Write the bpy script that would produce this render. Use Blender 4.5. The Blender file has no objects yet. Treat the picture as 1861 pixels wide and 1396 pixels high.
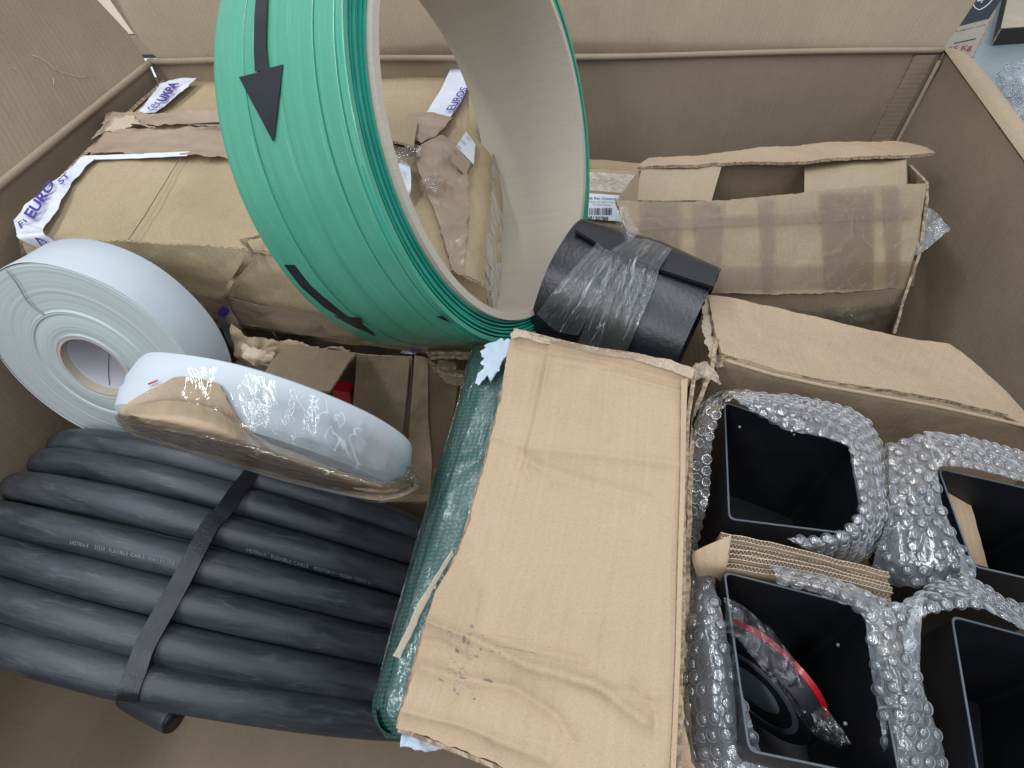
import bpy, math, random
from mathutils import Vector, Matrix, noise
random.seed(7)
S = bpy.context.scene
col = S.collection
# ------------------------------------------------------------ camera
cd = bpy.data.cameras.new('camera'); cam = bpy.data.objects.new('camera', cd); col.objects.link(cam)
PITCH = math.radians(50); FPX = 1100.0
cam.location = (0, 0, .95); cam.rotation_euler = (math.radians(90) - PITCH, 0, 0)
cd.sensor_width = 36; cd.lens = FPX / 1861 * 36; cd.clip_start = .02; cd.clip_end = 60
S.camera = cam
# ------------------------------------------------------------ world + lamps (indoor hall, ceiling strip lights)
w = bpy.data.worlds.new('World'); S.world = w; w.use_nodes = True
bg = w.node_tree.nodes['Background']; bg.inputs[0].default_value = (.80, .88, 1, 1); bg.inputs[1].default_value = .58
def strip_light(x, y, z, lx, ly, e, rz=0):
    l = bpy.data.lights.new('ceiling_lamp', 'AREA'); l.shape = 'RECTANGLE'; l.size = lx; l.size_y = ly
    l.energy = e; l.color = (.93, .97, 1)
    o = bpy.data.objects.new('ceiling_lamp', l); col.objects.link(o); o.location = (x, y, z); o.rotation_euler = (0, 0, rz)
    return o
strip_light(-1.5, -1.1, 2.9, .18, 5, 68, 0)
strip_light(.2, -.9, 3.0, .18, 5, 40, 0)
strip_light(2.1, -.4, 3.1, .18, 5, 24, 0)
S.view_settings.view_transform = 'Standard'; S.view_settings.look = 'None'
S.view_settings.exposure = .2; S.view_settings.gamma = 1
S.cycles.max_bounces = 10; S.cycles.transparent_max_bounces = 24; S.cycles.caustics_reflective = False; S.cycles.caustics_refractive = False
# ------------------------------------------------------------ geometry of the picture
C = Vector((0, 0, .95)); FW = Vector((0, math.cos(PITCH), -math.sin(PITCH))); UP = Vector((0, math.sin(PITCH), math.cos(PITCH))); RT = Vector((1, 0, 0))
def ray(x, y): return FW + RT * ((x - 930.5) / FPX) - UP * ((y - 698) / FPX)
def D(x, y, d): return C + ray(x, y) * d
class PL:
    """a plane through three photo points with depths"""
    def __init__(s, a, b, c):
        s.setup(*(D(*p) if not isinstance(p, Vector) else p for p in (a, b, c)))
    def setup(s, A, B, Cc):
        s.p = A; s.n = (B - A).cross(Cc - A).normalized()
        if s.n.dot(C - A) < 0: s.n = -s.n
    def __call__(s, x, y, off=0.0):
        r = ray(x, y); p = s.p + s.n * off
        return C + r * (s.n.dot(p - C) / s.n.dot(r))
def ZP(z): return PL(Vector((0, 0, z)), Vector((1, 0, z)), Vector((0, 1, z)))
def VP(p, q): return PL(p, q, p + Vector((0, 0, -1)))
class CY:
    def __init__(s, c, a, r): s.c = Vector(c); s.a = Vector(a).normalized(); s.r = r
    def __call__(s, x, y, off=0.0):
        d = ray(x, y); o = C - s.c; d2 = d - s.a * d.dot(s.a); o2 = o - s.a * o.dot(s.a)
        A = d2.dot(d2); B = 2 * d2.dot(o2); R = s.r + off; K = o2.dot(o2) - R * R; q = B * B - 4 * A * K
        t = (-B - math.sqrt(q)) / (2 * A) if q > 0 else -B / (2 * A)
        return C + d * t
def rel(v, s): return C + (Vector(v) - C) * s
# ------------------------------------------------------------ materials
MT = {}
def mat(name, color=(.5, .5, .5), rough=.6, **kw):
    m = bpy.data.materials.new(name); m.use_nodes = True; nt = m.node_tree
    b = nt.nodes['Principled BSDF']; b.inputs['Base Color'].default_value = (*color, 1); b.inputs['Roughness'].default_value = rough
    for k, v in kw.items(): b.inputs[k.replace('_', ' ')].default_value = v
    MT[name] = m; return m
def N(nt, t, **kw):
    n = nt.nodes.new(t)
    for k, v in kw.items():
        if k in n.inputs: n.inputs[k].default_value = v
        else: setattr(n, k, v)
    return n
def mul(c, k): return tuple(x * k for x in c)
def ramp(nt, src, a, b, ca, cb):
    r = nt.nodes.new('ShaderNodeValToRGB'); e = r.color_ramp.elements
    e[0].position = a; e[1].position = b; e[0].color = (*ca, 1); e[1].color = (*cb, 1); nt.links.new(src, r.inputs[0]); return r.outputs[0]
def mixc(nt, f, a, b, mode='MIX'):
    n = nt.nodes.new('ShaderNodeMix'); n.data_type = 'RGBA'; n.blend_type = mode
    for i, v in ((0, f), (6, a), (7, b)):
        if hasattr(v, 'is_linked'): nt.links.new(v, n.inputs[i])
        else: n.inputs[i].default_value = v if i == 0 else (*v, 1)
    return n.outputs[2]
def bump(nt, h, strength, dist, prev=None):
    n = nt.nodes.new('ShaderNodeBump'); n.inputs['Strength'].default_value = strength; n.inputs['Distance'].default_value = dist
    nt.links.new(h, n.inputs['Height'])
    if prev: nt.links.new(prev, n.inputs['Normal'])
    return n.outputs[0]
def noi(nt, vec, scale, detail=3, rough=.55, dist=0):
    n = N(nt, 'ShaderNodeTexNoise', Scale=scale, Detail=detail, Roughness=rough, Distortion=dist)
    nt.links.new(vec, n.inputs['Vector']); return n.outputs[0]
def mapping(nt, vec, scale=(1, 1, 1), rot=(0, 0, 0)):
    n = nt.nodes.new('ShaderNodeMapping'); n.inputs['Scale'].default_value = scale; n.inputs['Rotation'].default_value = rot
    nt.links.new(vec, n.inputs['Vector']); return n.outputs[0]
def card(name, c, flute=.35, crease=.5, rough=.85, spec=.25, mott=.14, fleck=.3, dirt=.0):
    """kraft board: fibres, mottling, faint flutes along UV.x, soft creases, scuffs"""
    m = mat(name, c, rough, Specular_IOR_Level=spec); nt = m.node_tree; L = nt.links; b = nt.nodes['Principled BSDF']
    tc = nt.nodes.new('ShaderNodeTexCoord'); ob = tc.outputs['Object']; uv = tc.outputs['UV']
    big = noi(nt, ob, 7, 4, .6); cl = ramp(nt, big, .3, .72, mul(c, 1 - mott), mul(c, 1 + mott * .7))
    fib = noi(nt, mapping(nt, ob, (1, 1, 1)), 800, 3, .7)
    cl = mixc(nt, .8, cl, ramp(nt, fib, .36, .64, mul((1, 1, 1), 1 - fleck), (1, 1, 1)), 'MULTIPLY')
    sp = noi(nt, ob, 900, 1, .5); cl = mixc(nt, ramp(nt, sp, .72, .76, (0, 0, 0), (.55, .55, .55)), cl, mul(c, .45))
    wv = N(nt, 'ShaderNodeTexWave', Scale=1, Distortion=.6, Detail=1); wv.inputs['Detail Scale'].default_value = 3
    L.new(mapping(nt, uv, (45, 45 * .0, 1)), wv.inputs['Vector'])
    st = noi(nt, mapping(nt, uv, (260, 6, 1)), 1, 2, .6)
    cl = mixc(nt, .35, cl, ramp(nt, st, .35, .65, (.86, .86, .86), (1.0, 1.0, 1.0)), 'MULTIPLY')
    if dirt:
        dn = noi(nt, ob, 23, 5, .7, .6); cl = mixc(nt, ramp(nt, dn, .58, .75, (0, 0, 0), (dirt, dirt, dirt)), cl, mul(c, .5))
    L.new(cl, b.inputs['Base Color'])
    n1 = bump(nt, wv.outputs[0], flute * .4, .0006)
    # soft creases
    vo = N(nt, 'ShaderNodeTexVoronoi', feature='DISTANCE_TO_EDGE', Scale=9); 
    vv = nt.nodes.new('ShaderNodeVectorMath'); vv.operation = 'ADD'; L.new(ob, vv.inputs[0])
    nz = N(nt, 'ShaderNodeTexNoise', Scale=5, Detail=3); L.new(ob, nz.inputs['Vector']); 
    sc = nt.nodes.new('ShaderNodeVectorMath'); sc.operation = 'SCALE'; sc.inputs['Scale'].default_value = .12; L.new(nz.outputs['Color'], sc.inputs[0]); L.new(sc.outputs[0], vv.inputs[1])
    L.new(vv.outputs[0], vo.inputs['Vector'])
    n2 = bump(nt, ramp(nt, vo.outputs[0], 0, .06, (0, 0, 0), (1, 1, 1)), crease * .16, .0012, n1)
    n3 = bump(nt, noi(nt, ob, 38, 4, .6), crease * .7, .003, n2)
    n4 = bump(nt, fib, .12, .0004, n3)
    L.new(n4, b.inputs['Normal']); return m
card('carton_inner', (.335, .26, .183), flute=.5, crease=.35, mott=.12, fleck=.22)
card('kraft_front', (.475, .347, .228), flute=.8, crease=.45, mott=.10, fleck=.16, dirt=.16)
card('kraft_parcel', (.45, .345, .215), flute=.5, crease=.7, rough=.7, mott=.15, dirt=.3)
card('kraft_open', (.41, .315, .21), flute=.5, crease=.6, rough=.62, spec=.4, mott=.13)
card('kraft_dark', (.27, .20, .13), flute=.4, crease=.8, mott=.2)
card('kraft_right', (.46, .338, .228), flute=.4, crease=.7, mott=.12)
card('core_board', (.52, .46, .375), flute=0, crease=.10, rough=.8, mott=.05, fleck=.14)
card('torn_liner', (.64, .51, .38), flute=0, crease=1, mott=.2, fleck=.4)
card('pale_board', (.64, .54, .41), flute=.2, crease=.2)
def edge_mat():
    m = mat('board_edge', (.4, .3, .2), .9); nt = m.node_tree; L = nt.links; b = nt.nodes['Principled BSDF']
    tc = nt.nodes.new('ShaderNodeTexCoord')
    n = noi(nt, tc.outputs['Object'], 260, 2); L.new(ramp(nt, n, .40, .60, (.20, .145, .095), (.42, .32, .22)), b.inputs['Base Color'])
    L.new(bump(nt, n, .8, .001), b.inputs['Normal'])
edge_mat()
def film(name, tint=(1, 1, 1), body=.06, gloss=.9, rough=.08, wr=1.0, scale=60, stretch=(1, 1, 1), white=(.9, .93, .95), edge=.5, line=.35, fm=1.1, rim=0):
    m = bpy.data.materials.new(name); m.use_nodes = True; nt = m.node_tree; nt.nodes.clear(); L = nt.links; MT[name] = m
    out = nt.nodes.new('ShaderNodeOutputMaterial'); tc = nt.nodes.new('ShaderNodeTexCoord')
    v = mapping(nt, tc.outputs['UV'], stretch)
    h = noi(nt, v, scale, 4, .62, 1.2); r1 = ramp(nt, h, .42, .58, (0, 0, 0), (1, 1, 1))
    vo = N(nt, 'ShaderNodeTexVoronoi', feature='DISTANCE_TO_EDGE', Scale=scale * .55)
    vv = nt.nodes.new('ShaderNodeVectorMath'); vv.operation = 'ADD'; L.new(v, vv.inputs[0])
    nz = N(nt, 'ShaderNodeTexNoise', Scale=scale * .5, Detail=2); L.new(v, nz.inputs['Vector'])
    sc = nt.nodes.new('ShaderNodeVectorMath'); sc.operation = 'SCALE'; sc.inputs['Scale'].default_value = .03; L.new(nz.outputs['Color'], sc.inputs[0]); L.new(sc.outputs[0], vv.inputs[1]); L.new(vv.outputs[0], vo.inputs['Vector'])
    nn = bump(nt, h, .5 * wr, .004); nn = bump(nt, ramp(nt, vo.outputs[0], 0, .12, (1, 1, 1), (0, 0, 0)), .35 * wr, .003, nn)
    tr = N(nt, 'ShaderNodeBsdfTransparent'); tr.inputs[0].default_value = (*tint, 1)
    gl = N(nt, 'ShaderNodeBsdfGlossy', Roughness=rough); gl.inputs[0].default_value = (gloss, gloss, gloss, 1); L.new(nn, gl.inputs['Normal'])
    df = N(nt, 'ShaderNodeBsdfDiffuse'); df.inputs[0].default_value = (*white, 1); L.new(nn, df.inputs['Normal'])
    h2 = noi(nt, v, scale * .8, 2, .5, 1.5); pk = nt.nodes.new('ShaderNodeValToRGB'); e_ = pk.color_ramp.elements; e_[0].position = .485; e_[0].color = (0, 0, 0, 1); e_[1].position = .50; e_[1].color = (line, line, line, 1); k_ = e_.new(.515); k_.color = (0, 0, 0, 1); L.new(h2, pk.inputs[0])  # white lines: cloudy creases doubling as painted-in glints along the wrinkles
    brk = ramp(nt, noi(nt, v, scale * .35, 2, .5), .46, .60, (0, 0, 0), (1, 1, 1)); lm = mixc(nt, 1.0, pk.outputs[0], brk, 'MULTIPLY')
    bd_ = nt.nodes.new('ShaderNodeMath'); bd_.operation = 'ADD'; L.new(lm, bd_.inputs[0]); bd_.inputs[1].default_value = body; bd_.use_clamp = True
    if rim:
        lw = nt.nodes.new('ShaderNodeLayerWeight'); lw.inputs[0].default_value = .5; rr = ramp(nt, lw.outputs['Facing'], .42, .85, (0, 0, 0), (rim, rim, rim)); b0 = bd_  # whitens grazing faces; bright bubble edges are put into the colour
        bd_ = nt.nodes.new('ShaderNodeMath'); bd_.operation = 'ADD'; bd_.use_clamp = True; L.new(b0.outputs[0], bd_.inputs[0]); L.new(rr, bd_.inputs[1])
    fr = N(nt, 'ShaderNodeFresnel', IOR=1.5); L.new(nn, fr.inputs['Normal'])
    ma = nt.nodes.new('ShaderNodeMath'); ma.operation = 'MULTIPLY_ADD'; L.new(fr.outputs[0], ma.inputs[0]); ma.inputs[1].default_value = fm; ma.inputs[2].default_value = edge * .06; ma.use_clamp = True
    m1 = nt.nodes.new('ShaderNodeMixShader'); L.new(bd_.outputs[0], m1.inputs[0]); L.new(tr.outputs[0], m1.inputs[1]); L.new(df.outputs[0], m1.inputs[2])
    m2 = nt.nodes.new('ShaderNodeMixShader'); L.new(ma.outputs[0], m2.inputs[0]); L.new(m1.outputs[0], m2.inputs[1]); L.new(gl.outputs[0], m2.inputs[2])
    L.new(m2.outputs[0], out.inputs[0]); return m
film('clear_film', wr=1.3, scale=55, body=.03)
film('shrink_film', wr=1.6, scale=70, body=.02)
film('stretch_film', wr=2.2, scale=30, stretch=(9, .8, 1), body=.09, rough=.12)
film('bubble_film', line=.40, fm=1.5, rim=.25, wr=.5, scale=60, body=.10, rough=.12, white=(.84, .89, .96))
film('bubble_dome', line=0, fm=1.7, rim=.75, wr=.2, scale=150, body=.045, rough=.05, white=(.86, .91, .97), edge=.4)
film('bag_film', wr=1.5, scale=40, body=.25, white=(.8, .86, .92))
film('brown_tape', line=0, fm=.8, tint=(.90, .74, .64), wr=.5, scale=40, body=.62, white=(.50, .375, .275), rough=.3)
film('tan_tape', line=0, fm=.55, tint=(1, .97, .94), wr=.7, scale=40, body=.05, white=(.40, .30, .215), rough=.3)
film('faint_tape', line=0, fm=.55, tint=(.98, .95, .91), wr=.7, scale=40, body=.06, white=(.33, .25, .19), rough=.3)
film('smoke_film', tint=(.6, .55, .5), wr=2.2, scale=45, body=.12, white=(.4, .33, .28))
def simple(name, c, rough=.5, bs=0, bd=.001, bscale=60, var=.0, vs=12, st=(1, 1, 1), coat=0, spec=.5, coord='Object'):
    m = mat(name, c, rough, Specular_IOR_Level=spec, Coat_Weight=coat); nt = m.node_tree; b = nt.nodes['Principled BSDF']; tc = nt.nodes.new('ShaderNodeTexCoord')
    v = mapping(nt, tc.outputs[coord], st)
    if var: nt.links.new(ramp(nt, noi(nt, v, vs, 4, .65), .3, .7, mul(c, 1 - var), mul(c, 1 + var)), b.inputs['Base Color'])
    if bs: nt.links.new(bump(nt, noi(nt, v, bscale, 4, .6), bs, bd), b.inputs['Normal'])
    return m
simple('black_ink', (.012, .013, .016), .4, .15, .0005, 300, .3, 30)
simple('violet_ink', (.05, .035, .26), .45)
simple('brown_ink', (.09, .065, .05), .8)
simple('red_ink', (.32, .05, .05), .8)
simple('grey_ink', (.16, .15, .17), .8)
simple('white_ink', (.7, .7, .72), .6)
simple('white_print_grey', (.17, .19, .215), .6)
simple('white_tape', (.66, .68, .76), .3, .5, .002, 50, .08, 30)
simple('white_label', (.70, .74, .82), .4, .1, .0005, 60, .05)
simple('logo_dark', (.03, .035, .045), .6)
simple('paper_scrap', (.50, .58, .68), .7, .5, .004, 40, .06)
simple('roll_white', (.50, .545, .585), .5, .1, .001, 18, .03, 9, spec=.35)
simple('core_white', (.58, .57, .62), .6, .1, .0006, 40, .05)
simple('red_plastic', (.30, .006, .012), .25, .1, .001, 30, .1, coat=.4)
simple('black_plastic', (.008, .009, .012), .42, .25, .0008, 180, .35, 30)
simple('tube_edge', (.075, .09, .105), .45, .1, .0004, 300, .2, 50)
simple('bolt_metal', (.22, .20, .19), .4)
simple('strap_rubber', (.008, .009, .012), .36, .4, .0008, 400, .3, 60)
simple('grey_disc', (.20, .23, .27), .3, .1, .001, 30)
simple('concrete', (.30, .345, .35), .35, .25, .003, 14, .10, 5)
simple('concrete_far', (.25, .28, .28), .6)
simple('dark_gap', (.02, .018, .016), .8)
def cable_mat():
    c = (.025, .030, .038)
    m = mat('cable_rubber', c, .46, Specular_IOR_Level=.55); nt = m.node_tree; b = nt.nodes['Principled BSDF']; L = nt.links
    tc = nt.nodes.new('ShaderNodeTexCoord'); uv = tc.outputs['UV']
    n = noi(nt, mapping(nt, uv, (10, 60, 1)), 1.2, 5, .7, .4)
    cl = ramp(nt, n, .35, .72, mul(c, .65), (.048, .056, .068)); n2 = noi(nt, mapping(nt, uv, (22, 140, 1)), 1, 4, .75, .8)
    cl = mixc(nt, ramp(nt, n2, .56, .72, (0, 0, 0), (.55, .55, .55)), cl, (.10, .115, .135)); L.new(cl, b.inputs['Base Color'])
    L.new(ramp(nt, n, .3, .7, (.36, .36, .36), (.6, .6, .6)), b.inputs['Roughness'])
    L.new(bump(nt, noi(nt, tc.outputs['Object'], 300, 3), .18, .0006, bump(nt, n2, .35, .001)), b.inputs['Normal'])
cable_mat()
def strap_mat():
    c = (.070, .31, .20)
    m = mat('strap_green', c, .30, Specular_IOR_Level=.55, Coat_Weight=.15); nt = m.node_tree; b = nt.nodes['Principled BSDF']; L = nt.links
    tc = nt.nodes.new('ShaderNodeTexCoord'); uv = tc.outputs['UV']
    cl = ramp(nt, noi(nt, mapping(nt, uv, (3, 60, 1)), 1, 4, .6), .3, .7, (.055, .275, .175), (.085, .35, .228))
    sc = noi(nt, mapping(nt, uv, (14, 900, 1)), 1, 2, .7); cl = mixc(nt, ramp(nt, sc, .64, .72, (0, 0, 0), (.45, .45, .45)), cl, (.32, .66, .54)); L.new(cl, b.inputs['Base Color'])  # pale scratches that also stand in for glossy lamp streaks on the strap
    w_ = N(nt, 'ShaderNodeTexWave', Scale=1, Distortion=.5); L.new(mapping(nt, uv, (110, 0, 1)), w_.inputs['Vector'])
    h1 = noi(nt, mapping(nt, uv, (5, 34, 1)), 1, 2, .5, .8)
    L.new(bump(nt, w_.outputs[0], .05, .0004, bump(nt, h1, .13, .003)), b.inputs['Normal'])
    simple('strap_edge', (.012, .17, .13), .28, .2, .0006, 60, .2, 30)
    simple('strap_side', (.03, .30, .22), .3, .2, .0006, 60, .15, 30)
strap_mat()
def face_mat():
    c = (.47, .52, .51)
    m = mat('roll_side', c, .55, Specular_IOR_Level=.35); nt = m.node_tree; b = nt.nodes['Principled BSDF']; L = nt.links
    tc = nt.nodes.new('ShaderNodeTexCoord'); uv = tc.outputs['UV']
    r1 = noi(nt, mapping(nt, uv, (.6, 420, 1)), 1, 4, .7); r2 = noi(nt, mapping(nt, uv, (1.5, 60, 1)), 1, 3, .6)
    cl = ramp(nt, r1, .3, .7, mul(c, .94), mul(c, 1.04)); cl = mixc(nt, ramp(nt, r2, .55, .7, (0, 0, 0), (.35, .35, .35)), cl, (.60, .645, .645))
    L.new(cl, b.inputs['Base Color']); L.new(bump(nt, r1, .2, .0012, bump(nt, r2, .3, .003)), b.inputs['Normal'])
face_mat()
def net_mat():
    c = (.012, .105, .085)
    m = mat('green_mesh', c, .5); nt = m.node_tree; b = nt.nodes['Principled BSDF']; L = nt.links
    tc = nt.nodes.new('ShaderNodeTexCoord'); uv = tc.outputs['UV']
    v = mapping(nt, uv, (1, 1, 1)); a = N(nt, 'ShaderNodeTexWave', Scale=62, Distortion=2.2, Detail=2); a.inputs['Detail Scale'].default_value = 1.5; a.bands_direction = 'Y'; L.new(v, a.inputs['Vector'])
    k = N(nt, 'ShaderNodeTexWave', Scale=95, Distortion=2.5, Detail=2); k.bands_direction = 'X'; L.new(v, k.inputs['Vector'])
    mm = nt.nodes.new('ShaderNodeMath'); mm.operation = 'MULTIPLY'; L.new(a.outputs[0], mm.inputs[0]); L.new(k.outputs[0], mm.inputs[1])
    L.new(ramp(nt, mm.outputs[0], .05, .7, (.005, .055, .045), (.022, .155, .125)), b.inputs['Base Color'])
    L.new(bump(nt, mm.outputs[0], .5, .0012), b.inputs['Normal'])
net_mat()
# ------------------------------------------------------------ object helpers
def thing(name, label, cat, base, group=None):
    o = bpy.data.objects.new(name, None); col.objects.link(o); o.location = base; o.empty_display_size = .03
    o['label'] = label; o['category'] = cat
    if group: o['group'] = group
    return o
def root_loc(o):
    v = Vector((0, 0, 0))
    while o: v += Vector(o.location); o = o.parent
    return v
def build(name, V, Fc, mats, parent=None, uvs=None, midx=None, smooth=True, label=None, kind=None):
    me = bpy.data.meshes.new(name); b = root_loc(parent)
    me.from_pydata([v - b for v in V], [], Fc)
    for m in (mats if isinstance(mats, (list, tuple)) else [mats]): me.materials.append(MT[m])
    if midx:
        for p, i in zip(me.polygons, midx): p.material_index = i
    if uvs:
        ul = me.uv_layers.new(name='UVMap')
        for l in me.loops: ul.data[l.index].uv = uvs[l.vertex_index]
    if smooth: me.polygons.foreach_set('use_smooth', [True] * len(me.polygons))
    o = bpy.data.objects.new(name, me); col.objects.link(o); o.parent = parent
    if label: o['label'] = label
    if kind: o['kind'] = kind
    me.update(); return o
def top(o, label, cat, group=None):
    o['label'] = label; o['category'] = cat
    if group: o['group'] = group
    return o
def cat_pt(p0, p1, p2, p3, t):
    return .5 * ((2 * p1) + (p2 - p0) * t + (2 * p0 - 5 * p1 + 4 * p2 - p3) * t * t + (3 * p1 - p0 - 3 * p2 + p3) * t ** 3)
def resample(P, n, curve=False):
    P = list(P)
    if curve and len(P) > 2:
        Q = []
        for i in range(len(P) - 1):
            a = P[max(i - 1, 0)]; d = P[min(i + 2, len(P) - 1)]
            for k in range(8): Q.append(cat_pt(a, P[i], P[i + 1], d, k / 8))
        Q.append(P[-1]); P = Q
    L = [0]
    for a, b in zip(P, P[1:]): L.append(L[-1] + (b - a).length)
    T = L[-1] or 1e-9; out = []; j = 0
    for i in range(n + 1):
        s = T * i / n
        while j < len(L) - 2 and L[j + 1] < s: j += 1
        seg = L[j + 1] - L[j]; out.append(P[j].lerp(P[j + 1], (s - L[j]) / seg if seg > 1e-12 else 0))
    return out
def nz(p, f, seed=0): return noise.noise(Vector((p.x * f + seed * 17.3, p.y * f + seed * 5.1, p.z * f - seed * 3.7)))
def crumple(p, f, seed=0):
    return (abs(nz(p, f, seed)) * 1.0 + abs(nz(p, f * 2.3, seed + 1)) * .5 + abs(nz(p, f * 4.9, seed + 2)) * .25)
def loft_pts(rows, nu, nv, curve=False, vcurve=True):
    R = [resample(r, nu, curve) for r in rows]
    G = []
    if len(R) == 2 or not vcurve:
        # linear, distributed over segments evenly by mean length
        L = [0]
        for a, b in zip(R, R[1:]): L.append(L[-1] + sum((q - p).length for p, q in zip(a, b)) / (nu + 1))
        for j in range(nv + 1):
            s = L[-1] * j / nv; k = 0
            while k < len(L) - 2 and L[k + 1] < s: k += 1
            t = (s - L[k]) / max(L[k + 1] - L[k], 1e-9); G.append([p.lerp(q, t) for p, q in zip(R[k], R[k + 1])])
    else:
        L = [0]
        for a, b in zip(R, R[1:]): L.append(L[-1] + sum((q - p).length for p, q in zip(a, b)) / (nu + 1))
        for j in range(nv + 1):
            s = L[-1] * j / nv; k = 0
            while k < len(L) - 2 and L[k + 1] < s: k += 1
            t = (s - L[k]) / max(L[k + 1] - L[k], 1e-9)
            A = R[max(k - 1, 0)]; Bq = R[k]; Cq = R[k + 1]; Dq = R[min(k + 2, len(R) - 1)]
            G.append([cat_pt(A[i], Bq[i], Cq[i], Dq[i], t) for i in range(nu + 1)])
    return G
def normals(G):
    nv = len(G); nu = len(G[0]); NN = []
    for j in range(nv):
        r = []
        for i in range(nu):
            a = G[j][min(i + 1, nu - 1)] - G[j][max(i - 1, 0)]; b = G[min(j + 1, nv - 1)][i] - G[max(j - 1, 0)][i]
            n = a.cross(b); n = n.normalized() if n.length > 1e-12 else Vector((0, 0, 1))
            r.append(n)
        NN.append(r)
    s = sum(1 if NN[j][i].dot(C - G[j][i]) > 0 else -1 for j in range(nv) for i in range(nu))
    if s < 0: NN = [[-n for n in r] for r in NN]
    return NN, s < 0
def sheet(name, G, m, parent=None, thick=.003, em='board_edge', amp=0, freq=12, cr=0, cf=20, seed=0, jag=0, label=None, smooth=True, kind=None, backm=None):
    nv = len(G); nu = len(G[0]); NN, flip = normals(G)
    if amp or cr or jag:
        for j in range(nv):
            for i in range(nu):
                p = G[j][i]; G[j][i] = p + NN[j][i] * (amp * nz(p, freq, seed) + cr * (crumple(p, cf, seed) - .35))
        if jag:
            for j in range(nv):
                for i, k in ((0, 1), (nu - 1, nu - 2)):
                    p = G[j][i]; d = (p - G[j][k]).normalized(); G[j][i] = p + d * jag * (nz(p, 90, seed) + .6 * nz(p, 240, seed + 3))
            for i in range(nu):
                for j, k in ((0, 1), (nv - 1, nv - 2)):
                    p = G[j][i]; d = (p - G[k][i]).normalized(); G[j][i] = p + d * jag * (nz(p, 90, seed) + .6 * nz(p, 240, seed + 3))
    V = []; UV = []; us = [0]
    mid = G[nv // 2]
    for i in range(1, nu): us.append(us[-1] + (mid[i] - mid[i - 1]).length)
    vs = [0]
    for j in range(1, nv): vs.append(vs[-1] + (G[j][nu // 2] - G[j - 1][nu // 2]).length)
    for j in range(nv):
        for i in range(nu): V.append(G[j][i]); UV.append((us[i], vs[j]))
    F_ = []; MI = []
    def idx(i, j, k=0): return k * nu * nv + j * nu + i
    for j in range(nv - 1):
        for i in range(nu - 1):
            q = (idx(i, j), idx(i + 1, j), idx(i + 1, j + 1), idx(i, j + 1))
            F_.append(q[::-1] if flip else q); MI.append(0)
    mats = [m]
    if thick:
        for j in range(nv):
            for i in range(nu): V.append(G[j][i] - NN[j][i] * thick); UV.append((us[i], vs[j]))
        for j in range(nv - 1):
            for i in range(nu - 1):
                q = (idx(i, j, 1), idx(i, j + 1, 1), idx(i + 1, j + 1, 1), idx(i + 1, j, 1))
                F_.append(q[::-1] if flip else q); MI.append(2 if backm else 0)
        def wall(a, b):
            q = (a, a + nu * nv, b + nu * nv, b); F_.append(q[::-1] if flip else q); MI.append(1)
        for i in range(nu - 1): wall(idx(i, 0), idx(i + 1, 0)); wall(idx(i + 1, nv - 1), idx(i, nv - 1))
        for j in range(nv - 1): wall(idx(0, j + 1), idx(0, j)); wall(idx(nu - 1, j), idx(nu - 1, j + 1))
        mats = [m, em] + ([backm] if backm else [])
    o = build(name, V, F_, mats, parent, UV, MI, smooth, label, kind)
    if thick and smooth: 
        for p in o.data.polygons:
            if p.material_index == 1: p.use_smooth = False
        # sharp rim so that the board edge stays crisp
        es = {}
        for p in o.data.polygons:
            for k in p.edge_keys: es.setdefault(k, set()).add(p.material_index == 1)
        for e in o.data.edges:
            if len(es.get(e.key, ())) == 2: e.use_edge_sharp = True
    return o
def panel(name, rows, nu, nv, m, parent=None, curve=False, vcurve=False, **kw):
    return sheet(name, loft_pts(rows, nu, nv, curve, vcurve), m, parent, **kw)
def on(pl, pts, off=0): return [pl(x, y, off) for x, y in pts]
def decal(name, pl, pts, m, parent, off=.0006):
    V = on(pl, pts, off); n = pl.n if isinstance(pl, PL) else (C - V[0]).normalized()
    V2 = [v - n * .0003 for v in V]; k = len(V)
    return build(name, V + V2, [tuple(range(k))] + [(i, (i + 1) % k, (i + 1) % k + k, i + k) for i in range(k)], m, parent, smooth=False)
def text_mesh(s, bold=0.0):
    cu = bpy.data.curves.new('t', 'FONT'); cu.body = s; cu.offset = bold; ob = bpy.data.objects.new('t', cu); col.objects.link(ob)
    bpy.context.view_layer.update(); dg = bpy.context.evaluated_depsgraph_get(); me = bpy.data.meshes.new_from_object(ob.evaluated_get(dg))
    vs = [v.co.copy() for v in me.vertices]; fs = [tuple(p.vertices) for p in me.polygons]
    bpy.data.objects.remove(ob); bpy.data.curves.remove(cu); bpy.data.meshes.remove(me)
    x0 = min(v.x for v in vs); x1 = max(v.x for v in vs); y0 = min(v.y for v in vs); y1 = max(v.y for v in vs)
    return [((v.x - x0) / (x1 - x0), (v.y - y0) / (y1 - y0)) for v in vs], fs
def print_text(s, pl, quad, m, parent, off=.0008, bold=0.0, name='printed_text'):
    """quad: photo points of the text's lower left, lower right, upper right, upper left corner"""
    vs, fs = text_mesh(s, bold); V = []
    for u, v in vs:
        a = [quad[0][k] * (1 - u) + quad[1][k] * u for k in (0, 1)]; b = [quad[3][k] * (1 - u) + quad[2][k] * u for k in (0, 1)]
        V.append(pl(a[0] * (1 - v) + b[0] * v, a[1] * (1 - v) + b[1] * v, off))
    return build(name, V, fs, m, parent, smooth=False)
def frame(a):
    a = Vector(a).normalized(); e = a.cross(Vector((0, 0, 1))).normalized(); return a, e, a.cross(e)
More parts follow.
